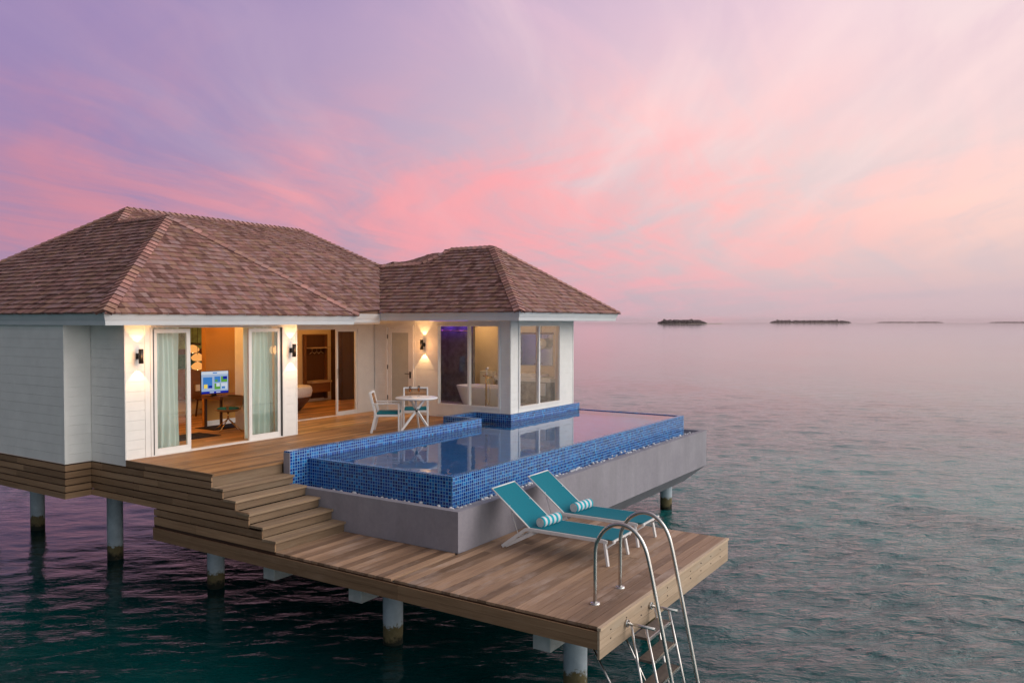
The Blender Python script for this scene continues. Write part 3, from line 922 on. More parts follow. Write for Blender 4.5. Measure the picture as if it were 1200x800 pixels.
def shingles(mb, poly, eave_dir, expo=.155, over=.0):
    """courses of single wooden shingles clipped to the slope"""
    a, up, n = plane_basis(poly, eave_dir)
    o = min(poly, key=lambda p: p.z)
    pts = [((p-o).dot(a), (p-o).dot(up)) for p in poly]
    t0 = min(p[1] for p in pts); t1 = max(p[1] for p in pts)

    def span(t):
        xs = []
        for (x1, y1), (x2, y2) in zip(pts, pts[1:]+pts[:1]):
            if (y1 <= t < y2) or (y2 <= t < y1): xs.append(x1+(x2-x1)*(t-y1)/(y2-y1))
        return (min(xs), max(xs)) if len(xs) >= 2 else None
    from mathutils.geometry import tessellate_polygon
    tris = tessellate_polygon([[Vector((x, y, 0)) for x, y in pts]])
    hts = [(p-o).dot(n) for p in poly]

    def dev(s, t):
        best = None
        for i, j, k in tris:
            (xa, ya), (xb, yb), (xc, yc) = pts[i], pts[j], pts[k]
            de = (yb-yc)*(xa-xc)+(xc-xb)*(ya-yc)
            if abs(de) < 1e-9: continue
            l1 = ((yb-yc)*(s-xc)+(xc-xb)*(t-yc))/de; l2 = ((yc-ya)*(s-xc)+(xa-xc)*(t-yc))/de; l3 = 1-l1-l2
            mn = min(l1, l2, l3)
            if best is None or mn > best[0]: best = (mn, l1*hts[i]+l2*hts[j]+l3*hts[k])
            if mn >= 0: break
        return best[1]
    P = lambda s, t, h: o+a*s+up*t+n*(h+dev(s, t))
    k = 0
    t = t0-.03
    while t < t1-.02:
        tb = t; tt = min(t+expo*1.12, t1)
        sa = span(max(tb, t0+1e-4)); sb = span(min(max(tt-expo*.12, t0+2e-4), t1-1e-4))
        if sa is None: sa = sb
        if sb is None: sb = sa
        if sa is None: t += expo; continue
        lo, hi = min(sa[0], sb[0]), max(sa[1], sb[1])
        s = lo-rc(0, .12)
        cc = rc(.35, .6)
        while s < hi:
            w = rc(.07, .17)
            c = min(1.1, max(0, random.gauss(.45, .30)))
            if random.random() < .06: c = rc(.8, 1.0)
            x0_, x1_ = s, s+w-.004
            b0, b1 = max(x0_, sa[0]), min(x1_, sa[1]); u0, u1 = max(x0_, sb[0]), min(x1_, sb[1])
            if b1 > b0 or u1 > u0:
                if b1 <= b0: b0 = b1 = min(max((x0_+x1_)/2, sa[0]), sa[1])
                if u1 <= u0: u0 = u1 = min(max((x0_+x1_)/2, sb[0]), sb[1])
                th = rc(.024, .038); jb = tb+rc(-.008, .008)
                p0, p1, p2, p3 = P(b0, jb, th), P(b1, jb, th), P(u1, tt, .006), P(u0, tt, .006)
                q0, q1 = P(b0, jb, -.004), P(b1, jb, -.004)
                ln = (tt-jb)
                mb.face([p0, p1, p2, p3], 0, c, [(0, b0), (0, b1), (ln, u1), (ln, u0)])
                mb.face([q0, q1, p1, p0], 0, c*.8, [(0, b0), (0, b1), (.03, b1), (.03, b0)])
                if random.random() < .6: mb.face([q0, p0, p3], 0, c*.8, [(0, 0), (0, .02), (ln, 0)])
            s += w
        t += expo
    # underlay
    for i, j, k in tris: mb.face([poly[q]-n*.035 for q in (i, j, k)], 0, .1)


def caps(mb, p, q, wid=.15, step=.155, na=None, nb=None):
    """overlapping pairs of cap shingles from the low end p to the high end q; na, nb: normals of the two slopes"""
    d = (q-p); L = d.length; d.normalize()
    i = 0; t = 0
    while t < L-.02:
        e1 = min(t+step*1.25, L); c = min(1.7, max(.5, random.gauss(1.2, .3)))
        for n in (na, nb):
            sd = d.cross(n); ridge_up = (na+nb).normalized()
            if sd.dot((na if n is na else nb)-ridge_up) < 0: sd = -sd
            sd.normalize()
            # sideways along the slope, away from the ridge
            w0 = sd*wid
            a0 = p+d*t+ridge_up*.062; a1 = p+d*e1+ridge_up*.036
            b0 = p+d*t+w0+n*.056; b1 = p+d*e1+w0+n*.03
            mb.face([a0, b0, b1, a1], 0, c, [(0, 0), (0, wid), (step, wid), (step, 0)])
            mb.face([a0-ridge_up*.05, b0-n*.05, b0, a0], 0, 0., [(0, 0), (wid, 0), (wid, .03), (0, .03)])
            mb.face([b0-n*.03, b1-n*.03, b1, b0], 0, c*.6, [(0, 0), (step, 0), (step, .03), (0, .03)])
        t += step
    return


BB = Vector((XF, 21.6, ET))
slopes = {
    'west': ([C1, A_, Q_, B_, BK], (0, 1, 0)),
    'front_block': ([C1, C2, A_], (1, 0, 0)),
    'block_east': ([C2, C2b, Q_, A_], (0, 1, 0)),
    'main_south': ([C2b, IN, L2, D_, B_, Q_], (1, 0, 0)),
    'main_north': ([BK, B_, D_, Vector((19.9, 21.6, ET))], (1, 0, 0)),
    'main_east': ([D_, L2, Vector((19.9, 15.5, WET)), Vector((19.9, 21.6, ET))], (0, 1, 0)),
    'wing_west': ([W1, P_, P2, L1, L2, IN], (0, 1, 0)),
    'wing_south': ([W1, W2, P_], (1, 0, 0)),
    'wing_east': ([W2, W3, L2, L1, P2, P_], (0, 1, 0)),
}
NRM = {}
roof = None
for k, (poly, ed) in slopes.items():
    NRM[k] = plane_basis(poly, ed)[2]
    mb = MB(); shingles(mb, poly, ed)
    o = mb.build('roof', 'shingle_wood', villa)
    if roof is None: roof = o
for p, q, a, b in ((C1, A_, 'west', 'front_block'), (C2, A_, 'block_east', 'front_block'), (Q_, B_, 'west', 'main_south'), (BK, B_, 'west', 'main_north'),
                   (B_, D_, 'main_south', 'main_north'), (L2, D_, 'main_south', 'main_east'), (W1, P_, 'wing_west', 'wing_south'), (W2, P_, 'wing_east', 'wing_south'),
                   (P2, P_, 'wing_west', 'wing_east'), (L1, P2, 'wing_west', 'wing_east'), (L2, L1, 'wing_west', 'wing_east'), (A_, Q_, 'west', 'block_east')):
    mb = MB(); caps(mb, p, q, .13, .155, NRM[a], NRM[b]); mb.build('ridge_cap', 'shingle_wood', villa)

# fascia boards (two-step profile leaning in) and soffit
mb = MB()


def fascia(p, q, z0, z1, outn, mit0=0., mit1=0.):
    """two boards, the upper leaning outwards; p->q along the eave at the TOP edge; mit: how far the lower edge is drawn in at each end"""
    p, q, n = Vector(p), Vector(q), Vector(outn); d = (q-p).normalized()
    zm = z0+(z1-z0)*.40
    prof = [(-.07, z0), (-.058, zm), (-.05, zm), (-.004, z1), (-.09, z1), (-.10, z0)]
    ring = lambda base, s: [Vector((base.x, base.y, 0))+n*o_+d*(s*-o_)+Vector((0, 0, z)) for o_, z in prof]
    a, b = ring(p, mit0), ring(q, -mit1)
    m_ = len(prof)
    for i in range(m_): mb.face([a[i], b[i], b[(i+1) % m_], a[(i+1) % m_]])
    mb.face(list(reversed(a))); mb.face(b)


fascia((XF, YF, 0), (XFR, YF, 0), EF, ET, (0, -1, 0), 1, 1)
fascia((XF, 21.6, 0), (XF, YF, 0), EF, ET, (-1, 0, 0), 1, 1)
fascia((XFR, YF, 0), (XFR, YM, 0), EF, ET, (1, 0, 0), 1, -1)
fascia((XFR, YM, 0), (XWF, YM, 0), WEF-.045, WET-.045, (0, -1, 0), -1, -1)
fascia((XWF, YM, 0), (XWF, YWF, 0), WEF, WET, (-1, 0, 0), -1, 1)
fascia((XWF, YWF, 0), (XWR, YWF, 0), WEF, WET, (0, -1, 0), 1, 1)
fascia((XWR, YWF, 0), (XWR, 15.5, 0), WEF, WET, (1, 0, 0), 1, 1)
mb.build('fascia', 'fascia_paint', villa)
mb = MB()
mb.box(XF+.1, XFR-.1, YF+.1, Y0+.3, EF+.004, EF+.03); mb.box(XF+.1, X0+.3, Y0+.3, 21.5, EF+.004, EF+.03)
mb.box(X2-.2, XFR-.1, Y0+.3, YM+.1, EF+.004, EF+.03); mb.box(X2-.2, XWF+.1, YM+.1, YR+.2, EF+.012, EF+.036)
mb.box(XWF+.1, XW+.2, YWF+.1, YR+.2, WEF+.004, WEF+.03); mb.box(XW+.2, XWR-.1, YWF+.1, YW0+.2, WEF+.004, WEF+.03); mb.box(XWE-.2, XWR-.1, YW0+.2, 15.4, WEF+.004, WEF+.03)
mb.build('soffit', 'white_paint', villa)

# ------------------------------------------------------------------ terrace deck
deck = thing('terrace_deck', 'warm brown plank terrace between the lit rooms and the pool', 'deck', (9.0, 12, 0))
YS = [10.74, 10.451, 10.153, 9.841, 9.542, 9.261]
ZS = [0, -.192, -.337, -.497, -.658, -.823]
XB, XT = 9.335, 9.762
YWB = 10.72
mb = MB()
pw_, y = .138, 14.775
while y > YS[0]+.01:
    y1, y0 = y, max(y-pw_, YS[0]-.015)
    xa = X0+.035
    xb = XW-.004 if (y0 > 11.56) else 14.835
    if y0 > Y0-.02: xa = X2+.004
    if y1 > YWB+.004 and y0 < YWB+.004: y0 = YWB+.004 if y1 > YWB+.06 else y0
    if y0 < YWB: xb = XB-.004
    x = xa
    first = True
    while x < xb-.01:
        L = rc(1.4, 3.6); x1 = min(x+L, xb)
        if xb-x1 < .3: x1 = xb
        mb.box(x, x1-.003, y0+.005, y1, -.03, rc(-.0015, .0015), 0, rc(), 0)
        x = x1
    y -= pw_
mb.build('deck_planks', 'deck_wood', deck)
mb = MB()
mb.box(X0+.0, X0+.032, YS[0]-.03, Y0-.004, -.035, .012, 0, .15, 1)
mb.build('edge_board', 'skirting_wood', deck)
mb = MB(); mb.box(X0+.05, XB-.005, YS[0]+.02, YS[0]+.05, -.178, -.031, 0, .6, 0); mb.box(X0+.05, 15.9, 10.9 if False else 10.80, 14.7, -.40, -.33, 0, .05, 0)
mb.build('deck_frame', 'stair_wood', deck)

# slatted skirting round the terrace and under the house
mb = MB()
PT, GP = .1217, .022


def slat_run(axis, pos, a0, a1, z1, z0, n, seams=(1.1, 1.9)):
    x = a0
    while x < a1-.001:
        x2 = min(x+rc(*seams), a1)
        if a1-x2 < .25: x2 = a1
        d = rc(.0, .004)
        if axis == 'x': mb.box(pos-d*0+n*d, pos-n*.022, x, x2-.003, z0, z1, 0, rc(.15, .85), 1)
        else: mb.box(x, x2-.003, pos+n*d, pos-n*.022, z0, z1, 0, rc(.15, .85), 0)
        x = x2


for i in range(8):
    zt, zb = -PT*i-.036*(i == 0), -PT*(i+1)+GP
    yfront = YS[0]
    for k in range(1, 6):
        if zt <= ZS[k]+.03: yfront = YS[k]+.02
    ya = yfront
    if i < 6:
        slat_run('x', X0, ya, YJ if i else Y0-.01, zt, zb, -1)
        if i: slat_run('y', YJ, XJ, X0-.003, zt, zb, -1)
        slat_run('x', XJ, YJ+.004, 21.2, zt if i else -.102, zb, -1)
        if i == 0: slat_run('x', X0+.006, Y0-.008, YJ, -.102, zb, -1); slat_run('y', YJ+.004, XJ, X0-.003, -.102, zb, -1)
    else:
        slat_run('x', X0, ya, 12.255, zt, zb if i < 7 else ZL+.004, -1)
mb.build('skirting_slats', 'skirting_wood', deck)
mb = MB()
for y in (13.9, 12.9, 12.2, 11.4): mb.box(X0+.024, X0+.09, y, y+.05, -.72, -.05, 0, .1, 2)
mb.box(X0+.15, XWE, 10.9, 21.4, -.62, -.44, 0, .05, 0)        # dark floor frame under the house
mb.box(X0+.045, X0+.06, 12.3, YJ+.02, -.715, -.04, 0, .0, 1); mb.box(X0+.045, X0+.06, 10.2, 12.25, ZL+.01, -.38, 0, .0, 1); mb.box(X0+.045, X0+.06, 9.3, 10.199, ZL+.01, -.87, 0, .0, 1); mb.box(X0+.045, X0+.06, 10.8, 12.25, -.379, -.04, 0, .0, 1); mb.box(XJ+.03, XJ+.045, YJ+.03, 21.15, -.715, -.12, 0, 0, 1); mb.box(XJ+.05, X0+.03, YJ+.03, YJ+.045, -.715, -.12, 0, 0, 0)  # dark sheets added behind the slats, standing in for shade in the gaps
mb.build('skirting_posts_shade_backing', 'dark_wood', deck)

# stairs
stairs = thing('deck_stairs', 'five plank steps dropping from the terrace to the lower platform', 'stairs', (8.6, 9.8, ZL))
for k in range(1, 6):
    mb = MB()
    for j in range(2):
        ya = YS[k]-.010+j*.152; yb = ya+.147
        mb.box(X0-.012, XB-.004-(.0 if k > 2 else 0), ya, yb, ZS[k]-.034, ZS[k]+rc(-.001, .001), 0, rc(.3, .9), 0)
    mb.build('tread', 'stair_wood', stairs)
    zb_ = (ZS[k+1] if k < 5 else ZL)
    mb = MB(); mb.box(X0+.012, XB-.006, YS[k]+.030, YS[k]+.052, zb_+.002, ZS[k]-.036, 0, rc(.0, .25), 0)  # riser tones lowered: shadow under the nosings put into the colour
    mb.build('riser', 'stair_wood', stairs)
mb = MB(); mb.box(X0+.012, XB-.006, YS[0]+.008, YS[0]+.02-.001, ZS[1]+.002, -.032, 0, .1, 0)
mb.build('riser', 'stair_wood', stairs)
mb = MB()
for x in (X0+.05, 8.6): mb.box(x, x+.04, YS[5]+.05, YS[0], ZL+.01, ZL+.12, 0, .1, 1)
mb.build('stringer', 'dark_wood', stairs)

# ------------------------------------------------------------------ lower platform
YP, XP, YPL = 3.967, 12.323, 12.255
plat = thing('lower_platform', 'weathered plank swim platform with the sun loungers on it', 'deck', (10, 5.5, ZL))
mb = MB()
y = YP+.04
while y < YPL-.02:
    y1 = min(y+.138, YPL)
    x = X0+.012
    xe = XP if y < 7.0 else XB-.006
    if y < 7.0 < y1: xe = XP; y1 = 6.995
    while x < xe-.01:
        L = rc(1.5, 3.4); x1 = min(x+L, xe)
        if xe-x1 < .35: x1 = xe
        c = rc(); c = c if random.random() > .12 else rc(.9, 1.15)
        mb.box(x+(rc(0, .006) if x < X0+.1 else 0), x1-.003, y, y1-.006, ZL-.032, ZL+rc(-.0015, .0015), 0, c, 0); x = x1
    y += .138
mb.build('deck_planks', 'platform_wood', plat)
mb = MB()
for (a, b, c) in ((YP-.0, 6.9, .45), (6.903, YPL, .3)):
    mb.box(X0-.022, X0, max(a, YP+.030), b, -1.133, -1.036, 0, c+rc(-.1, .1), 1); mb.box(X0-.020, X0+.002, max(a, YP+.030), b, -1.236, -1.136, 0, c+rc(-.1, .2), 1)
mb.build('fascia_board', 'skirting_wood', plat)
mb = MB()
mb.box(X0-.02, XP+.01, YP-.012, YP+.036, ZL-.030, ZL+.004, 0, .95, 0)
for z1, z0 in ((-1.024, -1.125), (-1.128, -1.228), (-1.231, -1.337)):
    mb.box(X0-.023, XP, YP-.0, YP+.028, z0, z1, 0, rc(.25, .7), 0)
mb.build('fascia_board', 'pale_wood', plat)
mb = MB(); mb.box(XP+.002, XP+.024, YP+.03, 7.0, -1.236, -.995, 0, .4, 1); mb.build('fascia_board', 'skirting_wood', plat)
mb = MB()
for x in (8.4, 9.0, 9.7, 10.4, 11.1, 11.8): mb.box(x, x+.06, YP+.04, YPL-.05, -1.21, -1.03, 0, .3, 1)
mb.box(X0+.004, X0+.022, YP+.03, YPL, -1.22, -.997 if False else -1.024, 0, 0, 1); mb.box(X0+.004, X0+.022, 9.28, YPL, -1.0239, -.985, 0, 0, 1)  # dark boards added behind the fascia so the gap looks shaded
mb.build('joist_and_shade_filler', 'dark_wood', plat)
# bolt heads along the outer board
for i in range(11):
    for z in (-1.075, -1.18):
        mb = MB(); mb.tube([(X0+.25+i*.42, YP-.006, z+rc(-.01, .01)), (X0+.25+i*.42, YP+.0, z)], .009, 8); mb.build('bolt', 'black_metal', plat)

# concrete beams and piles
for y, x0, x1 in ((4.80, 8.19, 12.0), (7.86, 8.19, 9.9), (9.66, 8.19, 9.9)):
    mb = MB(); yy = y
    mb.box(x0, x1, y-.03, y+.22, -1.55, -1.232)
    o = mb.build('concrete_beam', 'beam_concrete', loc=((x0+x1)/2, y, -1.5), bevel=.012)
    tag(o, {4.80: 'grey concrete beam under the platform corner nearest the ladder', 7.86: 'pale concrete beam end under the platform edge below the pool corner', 9.66: 'pale concrete beam end under the foot of the stairs'}[y], 'beam', 'beams under the platform')


def pile(x, y, ztop, label, r=.125):
    mb = MB(); mb.tube([(x, y, -4.5), (x, y, -2.5), (x, y, -2.0), (x, y, ztop)], r, 20)
    o = mb.build('pile', 'pile_concrete', loc=(x, y, SEA)); tag(o, label, 'pile', 'concrete piles standing in the lagoon')


pile(9.05, 4.90, -1.24, 'round concrete pile under the platform corner by the ladder', .155)
pile(9.02, 7.98, -1.24, 'round concrete pile under the platform edge below the pool corner', .15)
pile(9.18, 12.35, -1.0, 'concrete pile under the left end of the platform below the stairs', .15)
pile(9.15, 15.5, -.64, 'tall pale pile below the jog of the side wall', .15)
pile(9.48, 19.2, -.64, 'concrete pile under the far left of the house', .15)
pile(9.25, 21.0, -.64, 'dark distant pile at the far left under the house', .15)
pile(19.35, 7.85, -1.62, 'stained pile under the far end of the pool basin', .15)
pile(16.35, 7.85, -1.62, 'stained pile half hidden behind the loungers below the pool basin', .15)
pile(11.6, 4.95, -1.24, 'barnacled pile under the platform seen behind the ladder rails', .15)
pile(12.9, 9.4, -.99, 'shaded pile deep under the pool', .15)

# ------------------------------------------------------------------ infinity pool
pool = thing('infinity_pool', 'blue mosaic infinity pool in a grey concrete basin', 'pool', (14, 8.5, ZL))
XBE, YBS, ZBT, ZBB = 19.943, 6.999, -.381, -1.273
XTE, YT, ZT = 19.45, 7.426, .02
mb = MB()
t_ = .13
yb2 = 10.55
mb.box(XB, XB+t_, YBS, YWB, ZL+.001, ZBT)                                    # west wall
mb.box(XB+t_, XBE, YBS, YBS+t_, ZBB, ZBT)                                    # south wall
mb.box(XBE-t_, XBE, YBS+t_, 15.0, ZBB, ZBT)                                  # east wall
mb.box(XB+t_, XBE-t_, YBS+t_, 15.0, ZBB, ZBB+.1)                             # floor slab
mb.box(XB+t_, XT+.02, YBS+t_, YWB, ZBB+.1, -.47); mb.box(XT+.02, XBE-t_, YBS+t_, YT+.02, ZBB+.1, -.47); mb.box(XTE-.02, XBE-t_, YT+.02, 15, ZBB+.1, -.47)   # gutter bed
# raised end of the deck-side wall
mb.box(XB, XB+.012, 10.567, YWB, -.38, ZW-.03)
# chamfered underside
i_ = .46; zc = -1.68
o4 = [(12.35, YBS), (XBE, YBS), (XBE, 15.0), (12.35, 15.0)]; n4 = [(12.35, YBS+i_), (XBE-i_, YBS+i_), (XBE-i_, 15.0), (12.35, 15.0)]
for k in range(4):
    a, b = o4[k], o4[(k+1) % 4]; c_, d_ = n4[(k+1) % 4], n4[k]
    mb.face([(a[0], a[1], ZBB), (d_[0], d_[1], zc), (c_[0], c_[1], zc), (b[0], b[1], ZBB)])
mb.face([(p[0], p[1], zc) for p in reversed(n4)])
mb.box(XB+.02, 12.36, YBS+.02, YWB, ZBB-.2, ZL-.05)
mb.build('basin', 'basin_render', pool)
# mosaic walls
w_ = .10
mb = MB()
mb.box(XT, XT+w_, YT, 10.566, -.9, ZT)
mb.box(XT+w_, XTE, YT, YT+w_, -.9, ZT)
mb.box(XTE-w_, XTE, YT+w_, 10.39, -.9, ZT)
mb.box(XB+.013, 14.99, 10.567, YWB, -.9, ZW)                                 # deck-side wall
mb.box(14.84, 14.99, YWB+.001, 11.41, -.9, ZW)                               # return by the bathroom
mb.box(14.84, XW-.002, 11.411, 11.555, -.9, ZW)
mb.box(XW-.015, XTE-.06, 10.392, 10.9, -.9, ZW-.0)                           # plinth under the wing
mb.box(XW-.015, XW+.3, 10.901, 11.41, -.9, ZW)
mb.box(XTE-w_, XTE-.005, 10.901, 15.0, -.9, ZW-.002) if False else mb.box(XWE-.02, XTE-.06, 10.901, 15.0, -.9, ZW-.002)
mb.build('tiled_wall', 'mosaic_tile', pool)
mb = MB()
mb.box(XT+w_, XTE-w_, YT+w_, 10.566, -.95, -.9); mb.box(14.99, XW+.2, 10.566, 11.41, -.951, -.901)
mb.build('pool_floor', 'pool_floor_tile', pool)
mb = MB()
zw_ = .004
for a, b, c_, d_ in ((XT+w_, XTE-w_, YT+w_, 10.392), (XT+w_, XW-.015, 10.392, 10.567), (14.99, XW-.015, 10.567, 11.411)):
    mb.face([(a, c_, zw_), (b, c_, zw_), (b, d_, zw_), (a, d_, zw_)])
o = mb.build('pool_water', 'pool_water', pool)
# white pebbles in the overflow channel
mb = MB()
for i in range(300):
    if i < 260:
        x = rc(XB+.25, XBE-.2); y = rc(YBS+t_+.03, YT-.03)
    else:
        x = rc(XB+t_+.03, XT-.03); y = rc(YBS+.3, 10.4)
    dens = math.sin(x*1.7)+math.sin(x*4.1+1)
    r = rc(.018, .035)
    zc_ = -.475+r+(rc(.03, .055) if i < 260 and dens > .9 and random.random() < .4 else 0)
    ph = rc(0, 6)
    seg = 6
    ring = lambda z, rr: [(x+math.cos(ph+k*math.pi/3)*rr, y+math.sin(ph+k*math.pi/3)*rr, zc_+z) for k in range(seg)]
    r0, r1, r2 = ring(-r*.7, r*.6), ring(0, r), ring(r*.6, r*.6)
    for A, B in ((r0, r1), (r1, r2)):
        for k in range(seg): mb.face([A[k], A[(k+1) % seg], B[(k+1) % seg], B[k]], smooth=True)
    mb.face(r2, smooth=True)
o = mb.build('pebbles', 'pebble', loc=(14, 7.2, -.45)); tag(o, 'white pebbles in the overflow channel round the pool', 'pebbles', kind='stuff')

# ------------------------------------------------------------------ sun loungers


def make_lounger(label):
    """local: +y towards the head, origin on the floor under the knee joint"""
    t = thing('sun_lounger', label, 'sun lounger', group='sun loungers on the platform')
    W2_ = .325; zs = .335
    yf, yr = -1.22, .02
    mb = MB()
    for s in (-1, 1):
        x = s*W2_
        pts = [(x, yf-.02, zs-.01), (x, yf+.03, zs), (x, yr+.02, zs), (x, yr+.07, zs-.015), (x, yr+.47, .02)]
        for a, b in zip(pts, pts[1:]): mb.bar(a, b, .032, .05)
        # brace from rail to rear foot
        mb.bar((x*.98, yr-.06, zs-.05), (x*.98, yr+.42, .03), .012, .05)
    mb.bar((-W2_, yr+.44, .035), (W2_, yr+.44, .035), .03, .03)
    mb.bar((-W2_, yr-.03, zs-.03), (W2_, yr-.03, zs-.03), .03, .03)
    mb.build('frame', 'white_metal', t, True, bevel=.004)
    for s in (-1, 1):
        mb = MB(); x = s*W2_
        mb.bar((x, yf+.02, zs-.015), (x*1.05, yf-.04, .0), .032, .05)
        mb.build('leg', 'white_metal', t, True, bevel=.004)
    mb = MB()
    ye = yf-.10
    mb.bar((-W2_*.97, ye, zs+.012), (W2_*.97, ye, zs+.012), .025, .025)
    for s in (-1, 1):
        mb.tube([(s*W2_, yf+.0, zs-.10), (s*W2_*.92, yf-.05, zs-.055), (s*W2_*.80, ye-.005, zs-.015), (s*W2_*.70, ye, zs+.01)], .011, 8)
    mb.build('foot_bar', 'white_metal', t, True)
    # slightly sagging sling seat
    mb = MB(); N = 14; M = 6
    def seat(u, v):
        x = (u-.5)*2*(W2_-.012); y = ye+(yr-ye)*v
        return (x, y, zs+.03-.018*math.sin(math.pi*u)*math.sin(math.pi*v))
    for i in range(M):
        for j in range(N):
            u0, u1, v0, v1 = i/M, (i+1)/M, j/N, (j+1)/N
            mb.face([seat(u0, v0), seat(u1, v0), seat(u1, v1), seat(u0, v1)], smooth=True)
            q = [Vector(seat(*p))-Vector((0, 0, .008)) for p in ((u0, v0), (u0, v1), (u1, v1), (u1, v0))]
            mb.face(q, smooth=True)
    mb.build('sling_seat', 'teal_sling', t, True)
    # reclined back
    bl = .83; an = R(37.5)
    top = (yr+bl*math.cos(an), zs+.03+bl*math.sin(an))
    mb = MB()
    def back(u, v):
        x = (u-.5)*2*(W2_-.012); s_ = v*bl
        sag = .016*math.sin(math.pi*u)*math.sin(math.pi*v)
        return Vector((x, yr+s_*math.cos(an)+sag*math.sin(an), zs+.03+s_*math.sin(an)-sag*math.cos(an)))
    for i in range(M):
        for j in range(N):
            u0, u1, v0, v1 = i/M, (i+1)/M, j/N, (j+1)/N
            mb.face([back(u0, v0), back(u1, v0), back(u1, v1), back(u0, v1)], smooth=True)
            nn = Vector((0, math.sin(an), -math.cos(an)))*.008
            mb.face([back(*p)+nn for p in ((u0, v0), (u0, v1), (u1, v1), (u1, v0))], smooth=True)
    mb.build('sling_back', 'teal_sling', t, True)
    mb = MB()
    for s in (-1, 1): mb.tube([(s*W2_*.99, yr, zs+.02), (s*W2_*.99, top[0], top[1]-.006)], .012, 8)
    mb.tube([(-W2_*.99, top[0], top[1]-.006), (W2_*.99, top[0], top[1]-.006)], .012, 8)
    bf = mb.build('back_frame', 'white_metal', t, True)
    mb = MB()
    for s in (-1, 1): mb.tube([(s*W2_*.9, yr+.36, zs+.03+.36*math.tan(an)), (s*W2_*.9, yr+.20, zs-.14)], .007, 6)
    mb.tube([(-W2_*.9, yr+.20, zs-.14), (W2_*.9, yr+.20, zs-.14)], .007, 6)
    mb.build('back_prop', 'white_metal', t, True)
    return t


lg = make_lounger('teal sling sun lounger nearest the platform edge, in front of the other one')
lg.location = (10.30, 6.16, ZL); lg.rotation_euler.z = R(1.0)
lg2 = copy_tree(lg); lg2.location = (11.40, 6.20, ZL); lg2.rotation_euler.z = R(1.0)
lg2['label'] = 'teal sling sun lounger farther from the platform edge, behind the other one'


def towel(x, y, z, label, rz=0):
    t = thing('rolled_towel', label, 'towel', (x, y, z), rz, 'rolled towels on the loungers')
    mb = MB(); n = 26; L = .46; r = .076
    secs = [(-L/2, r*.93), (-L/2+.012, r)] + [(-L/2+.012+(L-.024)*i/10, r*(1+.012*math.sin(i*2.2))) for i in range(1, 10)] + [(L/2-.012, r), (L/2, r*.93)]
    rg = [[(xx, rr*math.cos(2*math.pi*k/n), r+rr*math.sin(2*math.pi*k/n)) for k in range(n)] for xx, rr in secs]
    for (xa, _), (xb, _), A, B in zip(secs, secs[1:], rg, rg[1:]):
        for k in range(n):
            k2 = (k+1) % n
            mb.face([A[k], A[k2], B[k2], B[k]], 0, .5, [(xa+.3, 0), (xa+.3, .02), (xb+.3, .02), (xb+.3, 0)], True)
    # spiral ends
    for sx, A in ((-1, rg[0]), (1, rg[-1])):
        prev = None
        for i in range(60):
            a = i*.42; rr = r*.92*(i/60); a2 = (i+1)*.42; rr2 = r*.92*((i+1)/60)
        ctr = [(sx*L/2+sx*.006*math.cos(i*1.3), 0, 0) for i in range(4)]
        rings = [[(sx*(L/2-.004*(j % 2)), r*f_*math.cos(2*math.pi*k/n), r+r*f_*math.sin(2*math.pi*k/n)) for k in range(n)] for j, f_ in enumerate((.93, .80, .72, .58, .48, .34, .22, .05))]
        for P, Q in zip(rings, rings[1:]):
            for k in range(n):
                q = [P[k], P[(k+1) % n], Q[(k+1) % n], Q[k]]
                if sx < 0: q.reverse()
                mb.face(q, 1, .5, [(0, 0)]*4)
    mb.build('towel_roll', ['striped_towel', 'white_cloth'], t, True)
    return t


towel(10.315, 6.03, ZL+.352, 'blue and white striped rolled towel on the front lounger', R(-6))
towel(11.415, 6.07, ZL+.352, 'blue and white striped rolled towel on the rear lounger', R(-6))

# ------------------------------------------------------------------ swim ladder
lad = thing('swim_ladder', 'stainless steel swim ladder with two arched handrails', 'ladder', (8.92, 4.2, ZL))
XL, XR = 8.57, 9.27


def smooth_path(pts, n=6):
    pts = [Vector(p) for p in pts]; o = []
    for i in range(len(pts)-1):
        p0, p1, p2, p3 = pts[max(i-1, 0)], pts[i], pts[i+1], pts[min(i+2, len(pts)-1)]
        for j in range(n):
            t = j/n
            o.append(.5*((2*p1)+(p2-p0)*t+(2*p0-5*p1+4*p2-p3)*t*t+(3*p1-p0-3*p2+p3)*t**3))
    o.append(pts[-1]); return o


for X in (XL, XR):
    mb = MB()
    pr_ = [(4.374, ZL), (4.374, -.6), (4.370, -.34), (4.335, -.21), (4.24, -.075), (4.10, .005), (3.95, .0), (3.83, -.075), (3.74, -.20), (3.675, -.40), (3.555, -.95), (3.33, -2.0), (3.18, -2.7)]
    mb.tube(smooth_path([(X, y, z) for y, z in pr_]), .024, 14)
    mb.build('handrail', 'steel', lad)
    mb = MB(); mb.lathe([(.03, ZL+.0221), (.058, ZL+.018), (.062, ZL+.001)], 20, (X, 4.374, 0)); mb.lathe([(.0, ZL+.023), (.03, ZL+.0222)], 20, (X, 4.374, 0))
    mb.build('flange', 'steel', lad)
    mb = MB(); mb.tube([(X, YP-.004, -1.14), (X, 3.60, -1.14)], .018, 12); mb.tube([(X, YP-.002, -1.14), (X, YP-.03, -1.14)], .045, 16)
    mb.build('bracket', 'steel', lad)
    mb = MB()
    for ya, yb_ in ((3.90, 3.72), (3.715, 3.50)):
        mb.tube([(X, ya, -1.15), (X, yb_-.0, -2.05), (X, yb_-.09, -2.6)], .016, 10)
    mb.build('stile', 'steel', lad)
    mb = MB(); mb.tube([(X, 4.42, -1.40 if X > 9 else -1.5), (X, 3.80, -2.5)], .014, 10); mb.build('brace', 'steel', lad)
